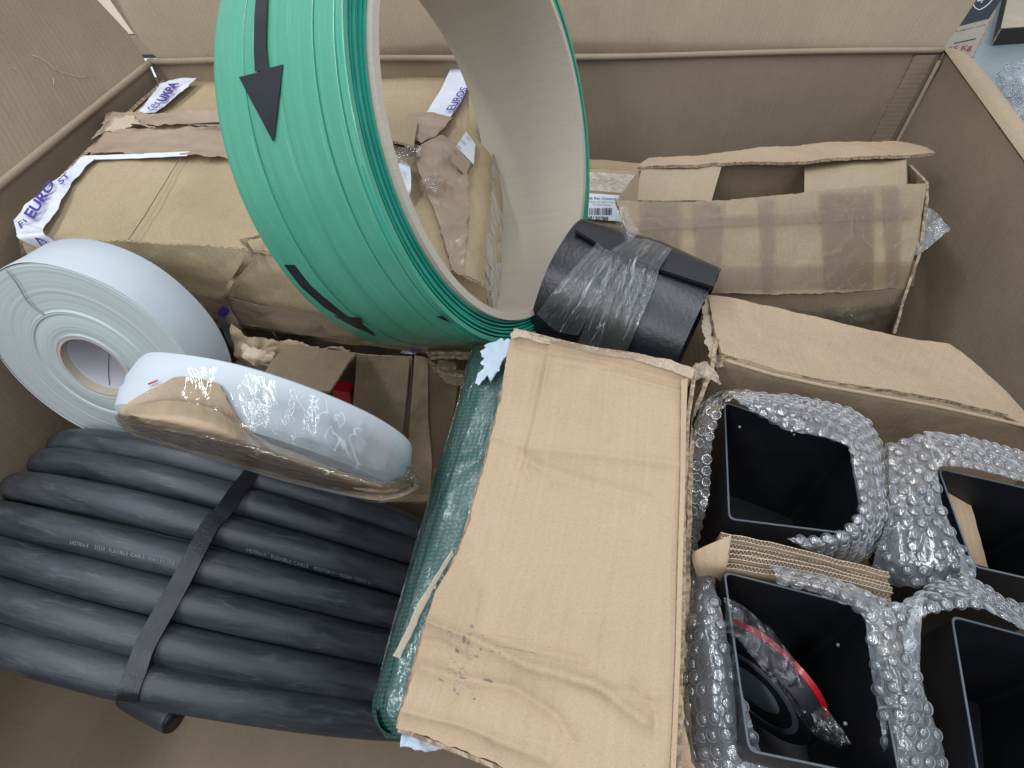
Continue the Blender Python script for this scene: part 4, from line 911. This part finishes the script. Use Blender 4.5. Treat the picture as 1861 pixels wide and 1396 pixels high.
# bubble wrap scrap reflected inside tube A (bubbles visible at the bottom of the tube)
# ============================================================ CARDBOARD STACK between tubes
stk = thing('cardboard_stack', 'folded stack of corrugated cardboard sheets with fluted edges between the black tubes', 'cardboard', D(1480, 1040, .56))
S0, S1 = ZP(.549)(1314, 1030), ZP(.549)(1634, 1094)
dirv = (S1 - S0).normalized(); acr = Vector((-dirv.y, dirv.x, 0)).normalized(); acr = acr if acr.y > 0 else -acr
Ls = (S1 - S0).length
for k in range(5):
    base = S0 + acr * k * .0045 + Vector((0, 0, .002 * ((k * 2) % 3 - 1)))
    st0 = -.002 + .004 * (k % 2); en0 = Ls - .004 + .006 * ((k * 3) % 3) / 2
    n = 120
    def lpt(u, w, z): 
        bend = .003 * math.sin(u / Ls * 3.1 + .3 * k) + .0008 * noise.noise(Vector((u * 60, k, 0)))
        return base + dirv * u + acr * (w + bend) + Vector((0, 0, z + .0012 * noise.noise(Vector((u * 80, k * 4, 2)))))
    for w0 in (0, .0036):
        G = [[lpt(st0 + (en0 - st0) * i / n, w0, z) for i in range(n + 1)] for z in (0, -.09)]
        sheet('liner_sheet', G, 'kraft_right', stk, thick=.0005, em='torn_liner')
    m2 = 560; amp_ = .0013
    V = []; F_ = []
    for i in range(m2 + 1):
        u = st0 + (en0 - st0) * i / m2; wv_ = .0019 + amp_ * math.sin(i * math.pi / 6.5 + k)
        V += [lpt(u, wv_, .0004), lpt(u, wv_ + .0004, .0004), lpt(u, wv_ + .0004, -.012), lpt(u, wv_, -.012)]
    for i in range(m2):
        a = 4 * i
        for q_ in range(4): F_.append((a + q_, a + (q_ + 1) % 4, a + 4 + (q_ + 1) % 4, a + 4 + q_))
    build('fluting', V, F_, 'torn_liner', stk, smooth=False)
panel('folded_end', [[D(1258, 1010, .42), D(1270, 998, .415), D(1330, 972, .405)], [D(1262, 1030, .42), D(1300, 1030, .41), D(1320, 1028, .404)], [D(1270, 1060, .44), D(1300, 1050, .43), D(1318, 1040, .42)]], 20, 14, 'kraft_front', stk, curve=True, vcurve=True, thick=.002, amp=.002)

# ============================================================ RED EDGED ROLL in tube C
vx = (RT * .80 + UP * .50 + FW * .42).normalized()
kc = D(1378, 1244, .428)
kr = thing('tape_reel', 'black tape reel with red outer edge in clear film inside the bottom tube', 'tape reel', kc - Vector((0, 0, .06)))
def ell(cx, cy, ax, ay, ang, n, d, th0=0, th1=360):
    o = []
    for i in range(n + 1):
        t = math.radians(th0 + (th1 - th0) * i / n); x = ax * math.cos(t); y = ay * math.sin(t); ca_, sa_ = math.cos(math.radians(ang)), math.sin(math.radians(ang))
        o.append(D(cx + x * ca_ - y * sa_, cy + x * sa_ + y * ca_, d))
    return o
lathe('black_body', kc, vx, [(-.006, .020), (-.006, .0425), (-.002, .0455), (.006, .0455), (.006, .020)], 100, 'black_plastic', kr)
lathe('red_band', kc, vx, [(.0062, .0390), (.0062, .046), (.0105, .046), (.0105, .039)], 100, 'red_plastic', kr, wob=.0006)
lathe('hub_disc', kc, vx, [(-.0045, .0005), (-.0045, .032), (.0055, .032), (.0055, .0005)], 100, 'grey_disc', kr)
lathe('hub_ring', kc, vx, [(-.0068, .030), (-.0068, .034), (-.004, .034), (-.004, .030)], 100, 'tube_edge', kr)
panel('clear_film', [[D(x, y, .395) for x, y in ((1316, 1085), (1360, 1110), (1410, 1155), (1460, 1220), (1500, 1290), (1532, 1330))], [D(x, y, .388) for x, y in ((1318, 1110), (1350, 1125), (1400, 1180), (1445, 1235), (1480, 1300), (1530, 1358))], [D(x, y, .39) for x, y in ((1318, 1150), (1340, 1160), (1385, 1215), (1430, 1270), (1470, 1325), (1522, 1360))]], 60, 24, 'shrink_film', kr, curve=True, vcurve=True, thick=0, cr=.004, cf=50, seed=5)
panel('film_tail', [[D(1470, 1290, .39), D(1500, 1285, .388)], [D(1485, 1325, .385), D(1520, 1312, .383)], [D(1515, 1358, .383), D(1543, 1345, .382)]], 20, 20, 'clear_film', kr, thick=0, cr=.012, cf=50, seed=9)

# ============================================================ BUBBLE WRAP
DOME = []
for r_, z_ in ((1.0, 0), (.95, .40), (.76, .76), (.38, .96)):
    for i in range(12): DOME.append((r_ * math.cos(i * math.pi / 6), r_ * math.sin(i * math.pi / 6), z_))
def wrap(label, patches, sp=.0088, rb=.0040):
    r = thing('bubble_wrap', label, 'bubble wrap', patches[0][0][0][0] - Vector((0, 0, .05)))
    BV = []; BF = []; BU = []
    for k, (rows, nu, nv, cr, seed) in enumerate(patches):
        G = loft_pts(rows, nu, nv, True, True)
        sheet('film_sheet', G, 'bubble_film', r, thick=0, cr=cr * .5, cf=34, seed=seed, amp=.0015, freq=40)
        NN, fl = normals(G)
        wl = sum((G[nv // 2][i + 1] - G[nv // 2][i]).length for i in range(nu)); hl = sum((G[j + 1][nu // 2] - G[j][nu // 2]).length for j in range(nv))
        nh = max(1, int(hl / (sp * .87))); b0 = root_loc(r)
        for a in range(nh):
            v = (a + .5) / nh * nv
            # number across by local width
            j0 = min(int(v), nv - 1); lw_ = sum((G[j0][i + 1] - G[j0][i]).length for i in range(nu)); nw = max(1, int(lw_ / sp))
            for b in range(nw):
                u = (b + .5 + (.5 if a % 2 else 0) - .25) / nw * nu
                if u >= nu or u < 0: continue
                i0 = min(int(u), nu - 1); fu, fv = u - i0, v - j0
                p = (G[j0][i0].lerp(G[j0][i0 + 1], fu)).lerp(G[j0 + 1][i0].lerp(G[j0 + 1][i0 + 1], fu), fv); nn = NN[j0][i0]
                tx = (G[j0][i0 + 1] - G[j0][i0]); tx = (tx - nn * tx.dot(nn)).normalized(); ty = nn.cross(tx)
                # random burst / dented bubbles
                rr_ = rb * random.uniform(.86, 1.06); hgt = random.uniform(.45, .62) if random.random() > .12 else .1
                tilt = Vector((random.uniform(-.15, .15), random.uniform(-.15, .15), 1))
                i_ = len(BV)
                for (x, y, z) in DOME: BV.append(p + tx * x * rr_ + ty * y * rr_ + nn * z * rr_ * hgt + (tx * tilt.x + ty * tilt.y) * z * rr_ * .25); BU.append((p.x * 3 + x * .004, p.y * 3 + y * .004 + z * .004))
                for q_ in range(3):
                    for c_ in range(12): BF.append((i_ + q_ * 12 + c_, i_ + q_ * 12 + (c_ + 1) % 12, i_ + q_ * 12 + 12 + (c_ + 1) % 12, i_ + q_ * 12 + 12 + c_))
                BF.append(tuple(i_ + 36 + c_ for c_ in range(12)))
    build('bubbles', BV, BF, 'bubble_dome', r, BU, kind='stuff')
    return r
random.seed(11)
def R3(pts): return [D(*p) for p in pts]
# around tube A (upper left)
wrap('bubble wrap sleeve around the upper left black tube', [
    ([R3([(1262, 1000, .53), (1250, 920, .53), (1252, 830, .53), (1275, 750, .535), (1318, 716, .535), (1350, 722, .53)]),
      R3([(1238, 1000, .50), (1236, 900, .49), (1246, 810, .49), (1268, 745, .495), (1320, 708, .50), (1380, 712, .50)]),
      R3([(1262, 1000, .48), (1288, 900, .475), (1292, 820, .47), (1304, 765, .475), (1325, 722, .48), (1375, 735, .48)])], 40, 12, .004, 1),
    ([R3([(1340, 716, .505), (1400, 716, .50), (1480, 728, .50), (1560, 752, .50), (1598, 800, .49), (1624, 880, .475), (1618, 950, .465), (1580, 1010, .455), (1500, 1020, .455)]),
      R3([(1340, 724, .485), (1400, 735, .475), (1480, 752, .47), (1545, 782, .465), (1575, 830, .455), (1592, 890, .447), (1588, 940, .44), (1550, 985, .435), (1470, 1000, .435)]),
      R3([(1345, 730, .478), (1412, 772, .47), (1440, 785, .462), (1538, 808, .455), (1552, 850, .45), (1562, 900, .443), (1562, 930, .44), (1520, 972, .435), (1430, 978, .44)])], 70, 16, .005, 2)])
# centre right upright piece
wrap('bubble wrap hanging between the upper two black tubes', [
    ([R3([(1614, 812, .475), (1650, 795, .475), (1690, 788, .472)]), R3([(1616, 860, .462), (1660, 860, .455), (1702, 850, .455)]), R3([(1614, 930, .45), (1660, 930, .44), (1716, 930, .44)]), R3([(1590, 1010, .445), (1650, 1010, .43), (1745, 1000, .425)]), R3([(1580, 1060, .45), (1660, 1065, .43), (1768, 1055, .42)])], 26, 40, .004, 3)], .0094, .0043)
wrap('bubble wrap over the back of the right hand tube below the carton flap', [
    ([R3([(1682, 782, .495), (1730, 790, .49), (1800, 805, .49), (1900, 835, .49)]), R3([(1690, 812, .475), (1730, 820, .47), (1800, 835, .47), (1900, 865, .47)]), R3([(1700, 848, .47), (1740, 848, .465), (1800, 858, .46), (1900, 885, .46)])], 40, 12, .004, 4)])
wrap('bubble wrap trunk running down between the two lower black tubes', [
    ([R3([(1400, 1032, .41), (1450, 1038, .405), (1500, 1048, .40), (1560, 1068, .40), (1610, 1090, .395), (1650, 1100, .395)]), R3([(1410, 1046, .40), (1450, 1058, .395), (1500, 1070, .39), (1560, 1094, .385), (1600, 1115, .38), (1640, 1130, .38)]), R3([(1420, 1060, .41), (1450, 1068, .40), (1500, 1084, .395), (1530, 1092, .39), (1560, 1112, .385), (1580, 1135, .38)])], 34, 10, .003, 5),
    ([R3([(1572, 1118, .385), (1610, 1105, .385), (1668, 1085, .39)]), R3([(1580, 1190, .375), (1615, 1180, .37), (1660, 1170, .375)]), R3([(1592, 1270, .368), (1640, 1265, .36), (1685, 1280, .365)]), R3([(1604, 1340, .362), (1650, 1345, .355), (1708, 1350, .36)]), R3([(1612, 1420, .358), (1670, 1420, .35), (1724, 1420, .355)])], 20, 46, .005, 6)])
wrap('bubble wrap band crossing right from the junction above the lower right tube', [
    ([R3([(1650, 1098, .40), (1700, 1062, .405), (1770, 1058, .41), (1830, 1088, .41), (1900, 1120, .41)]), R3([(1650, 1112, .39), (1700, 1084, .39), (1770, 1084, .39), (1830, 1112, .39), (1900, 1145, .39)]), R3([(1655, 1128, .385), (1700, 1112, .385), (1770, 1104, .385), (1830, 1128, .38), (1900, 1168, .38)])], 40, 12, .005, 7),
    ([R3([(1742, 985, .425), (1752, 1000, .42), (1770, 1030, .42)]), R3([(1745, 1040, .41), (1758, 1050, .41), (1772, 1060, .412)]), R3([(1735, 1080, .405), (1755, 1085, .405), (1775, 1090, .405)])], 8, 14, .006, 8)])
wrap('bubble wrap bunched between the big front carton and the bottom tube', [
    ([R3([(1236, 1010, .455), (1262, 1012, .44), (1290, 1040, .43)]), R3([(1228, 1120, .43), (1275, 1110, .41), (1314, 1120, .405)]), R3([(1232, 1210, .415), (1285, 1200, .39), (1330, 1200, .39)]), R3([(1240, 1300, .40), (1300, 1290, .375), (1362, 1300, .378)]), R3([(1262, 1400, .39), (1325, 1400, .37), (1392, 1400, .372)])], 22, 60, .005, 9),
    ([R3([(1250, 1330, .40), (1262, 1396, .395)]), R3([(1320, 1380, .375), (1330, 1430, .37)]), R3([(1400, 1385, .372), (1420, 1440, .37)]), R3([(1480, 1396, .37), (1500, 1450, .37)])], 10, 20, .005, 10)], .0094, .0043)
top(panel('film_strip', [[D(1670, 1075, .383), D(1680, 1076, .383)], [D(1640, 1160, .372), D(1672, 1160, .372)], [D(1655, 1250, .368), D(1672, 1250, .368)]], 8, 20, 'bubble_film', None, thick=0, cr=.002), 'flat clear film edge sticking out beside the bubble wrap trunk', 'plastic film')

# ============================================================ GREEN NETTING PACKAGE
NP = thing('netting_package', 'flat folded bundle of dark green netting in clear film under the front carton', 'netting', D(820, 1000, .56))
def np_rows(dz, out):
    L = [(862, 632), (846, 680), (832, 740), (814, 810), (790, 890), (766, 970), (742, 1050), (716, 1140), (696, 1220), (680, 1290)]
    return L
rows = []
Lq = [(870, 628, .535), (852, 670, .52), (838, 730, .505), (818, 800, .49), (794, 880, .47), (768, 965, .455), (744, 1050, .44), (718, 1140, .43), (698, 1220, .42), (684, 1290, .412), (700, 1340, .412)]
prof_ = ((0, .075), (-4, .05), (-5, .028), (2, .012), (18, .003), (50, 0), (140, 0), (420, .002))
for dx, dd in prof_:
    if dx > 100: dx_ = (60, 90, 140, 200, 280, 340, 380, 400, 420, 420, 420)
    else: dx_ = (dx,) * 11
    rows.append([D(x + dx_[i] + (0 if i < 10 else 8), y + ((-10 if dd > .02 else 8) if i == 0 else 0), d + dd - .004 * (dx > 30)) for i, (x, y, d) in enumerate(Lq)])
panel('netting_roll', rows, 110, 50, 'green_mesh', NP, curve=True, vcurve=True, thick=0, amp=.002, freq=16)
end = [D(684 + t * 4.6, 1290 + 50 * min(1, t / 6) + t * .9, .412 + .0) for t in range(0, 60, 4)]
panel('netting_end', [rows_ for rows_ in ([D(682, 1286, .414), D(700, 1330, .414), D(780, 1342, .412), D(900, 1372, .408)], [D(690, 1292, .43), D(704, 1338, .43), D(780, 1350, .43), D(900, 1382, .43)], [D(700, 1290, .47), D(716, 1338, .47), D(790, 1350, .47), D(900, 1380, .47)])], 40, 14, 'green_mesh', NP, curve=True, vcurve=True, thick=0)
rowsf = [[p + (C - p).normalized() * .003 for p in r] for r in rows[1:7]]
film('net_film', line=.14, fm=.55, wr=1.1, scale=26, stretch=(1, 2.2, 1), body=.035, tint=(.93, 1, .98), rough=.12)
panel('clear_film', rowsf, 110, 40, 'net_film', NP, curve=True, vcurve=True, thick=0, cr=.0015, cf=30)
tube('film_seam', resample([rows[2][i] + (C - rows[2][i]).normalized() * .002 for i in range(len(Lq))], 60, True), .0007, 'clear_film', NP, 6)
# torn pale blue scraps
ps = PL((870, 690, .505), (925, 615, .505), (905, 700, .495))
top(panel('paper_scrap', [on(ps, [(868, 695), (874, 672), (880, 650), (877, 638), (888, 620)]), on(ps, [(884, 684), (892, 668), (900, 660), (905, 640), (922, 616)]), on(ps, [(890, 700), (900, 690), (915, 660), (930, 640), (935, 620)])], 30, 12, 'paper_scrap', None, thick=.0005, em='paper_scrap', jag=.008, cr=.003, cf=40, seed=3), 'torn pale blue paper scrap beneath the top corner of the front carton', 'paper scrap')
ps = PL((730, 1330, .41), (810, 1345, .405), (770, 1366, .40))
top(panel('paper_scrap', [on(ps, [(738, 1322), (780, 1336), (830, 1350)]), on(ps, [(726, 1358), (760, 1362), (800, 1364), (818, 1354)])], 30, 12, 'paper_scrap', None, thick=.0005, em='paper_scrap', jag=.003, cr=.006, cf=40, seed=7), 'torn white paper scrap sticking out under the bottom edge of the front carton', 'paper scrap')
ps = PL((812, 1030, .44), (716, 1195, .42), (790, 1060, .435))
top(panel('cardboard_strip', [on(ps, [(822, 1000), (790, 1052), (760, 1100), (738, 1150), (714, 1193)], .008), on(ps, [(824, 1008), (797, 1052), (772, 1100), (750, 1150), (727, 1197)], .008)], 30, 4, 'pale_board', None, thick=.0012, em='pale_board', jag=.0008), 'thin pale cardboard strip lying on the green netting', 'cardboard strip')

# ============================================================ BIG FRONT CARTON
fc = thing('flat_carton', 'big light brown carton lying on top in the centre foreground', 'cardboard box', D(1000, 1100, .52))
fq = PL((930, 600, .49), (1265, 665, .452), (1225, 1396, .355))
def gout(x, y, o=0): return fq(x, y, o)
rows = [on(fq, [(932, 602), (990, 612), (1080, 635), (1160, 648), (1240, 668), (1258, 682)]),
        on(fq, [(922, 640), (1000, 655), (1100, 672), (1244, 706)], -.001),
        on(fq, [(906, 740), (1000, 740), (1246, 760)], .002),
        on(fq, [(876, 860), (1000, 860), (1245, 880)], .001),
        on(fq, [(838, 990), (1000, 1000), (1240, 1010)]),
        on(fq, [(800, 1060), (1000, 1080), (1238, 1100)]),
        on(fq, [(772, 1140), (1000, 1160), (1234, 1180)]),
        on(fq, [(752, 1220), (1000, 1250), (1230, 1270)]),
        on(fq, [(732, 1285), (1000, 1330), (1226, 1350)], .001),
        on(fq, [(720, 1322), (790, 1345), (900, 1385), (1000, 1440), (1222, 1460)], -.002)]
G = loft_pts(rows, 120, 170, False, True)
# creases pressed into the board: ridges and valleys along photo polylines
def seg_d(p, a, b):
    ab = b - a; t = max(0, min(1, (p - a).dot(ab) / ab.dot(ab))); return (p - a - ab * t).length, t
CRS = [([(940, 625), (1080, 650), (1240, 690)], -.004, .005), ([(1000, 625), (985, 720), (955, 850), (962, 870)], .0026, .003), ([(985, 640), (968, 740), (940, 850)], -.002, .003),
       ([(875, 790), (960, 815), (1100, 830), (1230, 845)], .0028, .006), ([(950, 835), (1050, 870), (1180, 905)], -.0022, .007), ([(780, 1130), (860, 1160), (960, 1210), (1080, 1240), (1170, 1310)], .0040, .0075),
       ([(750, 1210), (840, 1235), (930, 1250), (1010, 1300), (1040, 1350)], -.0038, .008), ([(870, 1150), (960, 1180), (1060, 1200)], -.002, .005), ([(1150, 1240), (1190, 1290), (1190, 1340)], -.002, .004), ([(895, 960), (870, 1130)], .0010, .003),
       ([(735, 1290), (850, 1320), (1000, 1380)], .003, .006), ([(1000, 650), (1240, 712)], .002, .003), ([(880, 800), (940, 812), (1010, 880)], -.0016, .003), ([(1010, 885), (1100, 905), (1150, 930)], -.0018, .004), ([(940, 660), (1000, 668), (1110, 672)], -.0014, .0025), ([(1040, 1235), (1110, 1255), (1200, 1262)], .0016, .003), ([(820, 1215), (880, 1290), (900, 1350)], .0014, .003), ([(760, 1165), (800, 1170), (850, 1200)], -.0022, .003), ([(970, 700), (1050, 706), (1230, 722)], -.0010, .002)]
CW = [([fq(x, y) for x, y in pts], h, wd) for pts, h, wd in CRS]
for j in range(len(G)):
    for i in range(len(G[0])):
        p = G[j][i]; dz = 0
        for P_, h, wd in CW:
            for a, b in zip(P_, P_[1:]):
                pass
            dmin = min(seg_d(p, a, b)[0] for a, b in zip(P_, P_[1:]))
            if dmin < wd * 3: dz += 1.7 * h * math.exp(-(dmin / wd) * 1.7)
        G[j][i] = p + fq.n * dz
sheet('top_panel', G, 'kraft_front', fc, thick=.0035, amp=.0016, freq=14, cr=.0012, cf=9, jag=.0012, seed=81)
def below(pts, h, inn=Vector((0, 0, 0))): return [[p for p in pts], [p - fq.n * h + inn for p in pts]]
R_e = on(fq, [(1258, 684), (1246, 760), (1244, 880), (1240, 1010), (1236, 1180), (1226, 1460)], -.003)
panel('side_panel', below(R_e, .05, Vector((-.003, 0, 0))), 60, 10, 'kraft_front', fc, thick=.003, amp=.0015)
T_e = on(fq, [(932, 603), (1080, 636), (1160, 649), (1258, 683)], -.003)
panel('end_panel', below(T_e, .05, Vector((0, .002, 0))), 40, 8, 'kraft_front', fc, thick=.003, amp=.002)
L_e = on(fq, [(934, 606), (906, 740), (876, 860), (838, 990), (772, 1140), (722, 1320)], -.003)
panel('side_panel', below(L_e, .008, Vector((.012, 0, 0))), 50, 6, 'kraft_front', fc, thick=.003, amp=.001)
B_e = on(fq, [(724, 1322), (800, 1350), (900, 1388), (1000, 1440), (1222, 1462)], -.003)
panel('end_panel', below(B_e, .02, Vector((0, .01, 0))), 50, 6, 'kraft_dark', fc, thick=.003, amp=.001)
# lip along the right edge (folded liner)
panel('folded_lip', [on(fq, [(1238, 690), (1237, 760), (1236, 880), (1232, 1010), (1228, 1180), (1216, 1460)], .0035), on(fq, [(1250, 688), (1247, 760), (1245, 880), (1241, 1010), (1237, 1180), (1226, 1460)], .003)], 60, 4, 'kraft_front', fc, thick=.002, amp=.0004)
# torn top edge curls
panel('torn_edge', [[fq(928, 606, .004), fq(940, 598, .008), fq(956, 600, .008), fq(966, 610, .006), fq(1000, 616, .004)], [fq(930, 616, .002), fq(945, 612, .006), fq(960, 616, .004), fq(975, 622, .003), fq(1000, 624, .001)]], 40, 6, 'torn_liner', fc, thick=.0012, cr=.0022, cf=50, jag=.001, seed=91)
panel('torn_edge', [on(fq, [(1000, 616), (1090, 638), (1160, 644), (1220, 655), (1262, 672)], .005), on(fq, [(1000, 622), (1090, 645), (1160, 654), (1215, 672), (1258, 690)], .001)], 70, 6, 'torn_liner', fc, thick=.0012, cr=.0018, cf=40, jag=.001, seed=92)
# smudges (print residue) on the lower left
def surf(x, y, off=.001):
    p = fq(x, y); dz = 0
    for P_, h, wd in CW:
        dmin = min(seg_d(p, a, b)[0] for a, b in zip(P_, P_[1:]))
        if dmin < wd * 3: dz += 1.7 * h * math.exp(-(dmin / wd) * 1.7)
    p = p + fq.n * dz
    p = p + fq.n * (.0016 * nz(p, 14, 81) + .0012 * (crumple(p, 9, 81) - .35) + off)
    return p
simple('smudge_ink', (.20, .175, .165), .9)
random.seed(21)
SV = []; SF = []
def dab(x, y, rx, ry, ang):
    k = len(SV); n = 7; ca_, sa_ = math.cos(ang), math.sin(ang)
    for i in range(n):
        t = 2 * math.pi * i / n; q_ = random.uniform(.5, 1.2); u, v = rx * q_ * math.cos(t), ry * q_ * math.sin(t)
        SV.append(surf(x + u * ca_ - v * sa_, y + u * sa_ + v * ca_, .0006))
    SF.append(tuple(range(k, k + n)))
for x, y, rx, ry, an in ((845, 1163, 4, 7, .3), (852, 1169, 5, 3, .5), (798, 1236, 6, 1.6, .5), (838, 1233, 9, 1.8, .3), (886, 1238, 11, 3, .25), (825, 1254, 2.6, 6, -.2), (832, 1262, 7, 1.5, .6), (844, 1268, 7, 1.4, .2), (862, 1270, 5, 1.6, .1), (873, 1273, 2.4, 2.4, 0), (834, 1224, 1.8, 3.4, -.3), (858, 1139, 4, 4, .2), (866, 1193, 5, 1.3, .3), (828, 1183, 5, 3, .1), (897, 1184, 2, 1.8, 0), (911, 1187, 2, 1.6, 0), (875, 1180, 2, 3, -.5)):
    dab(x, y, rx, ry, an)
for k in range(26): 
    t = k / 26; x, y = 905 + 70 * t, 1173 + 15 * t; dab(x + random.uniform(-2, 2), y + random.uniform(-.8, .8), random.uniform(.8, 2), .5, .2)
for k in range(90):
    dab(random.gauss(845, 22), random.gauss(1200, 30), random.uniform(.5, 1.5), random.uniform(.4, 1.1), random.uniform(0, 3))
build('ink_smudges', SV, SF, 'smudge_ink', fc, smooth=False, kind='stuff')
for x, y in ((1087, 680), (1172, 1095), (1162, 1136), (1021, 870), (1010, 880)):
    pass
print('script built', len(bpy.data.objects))
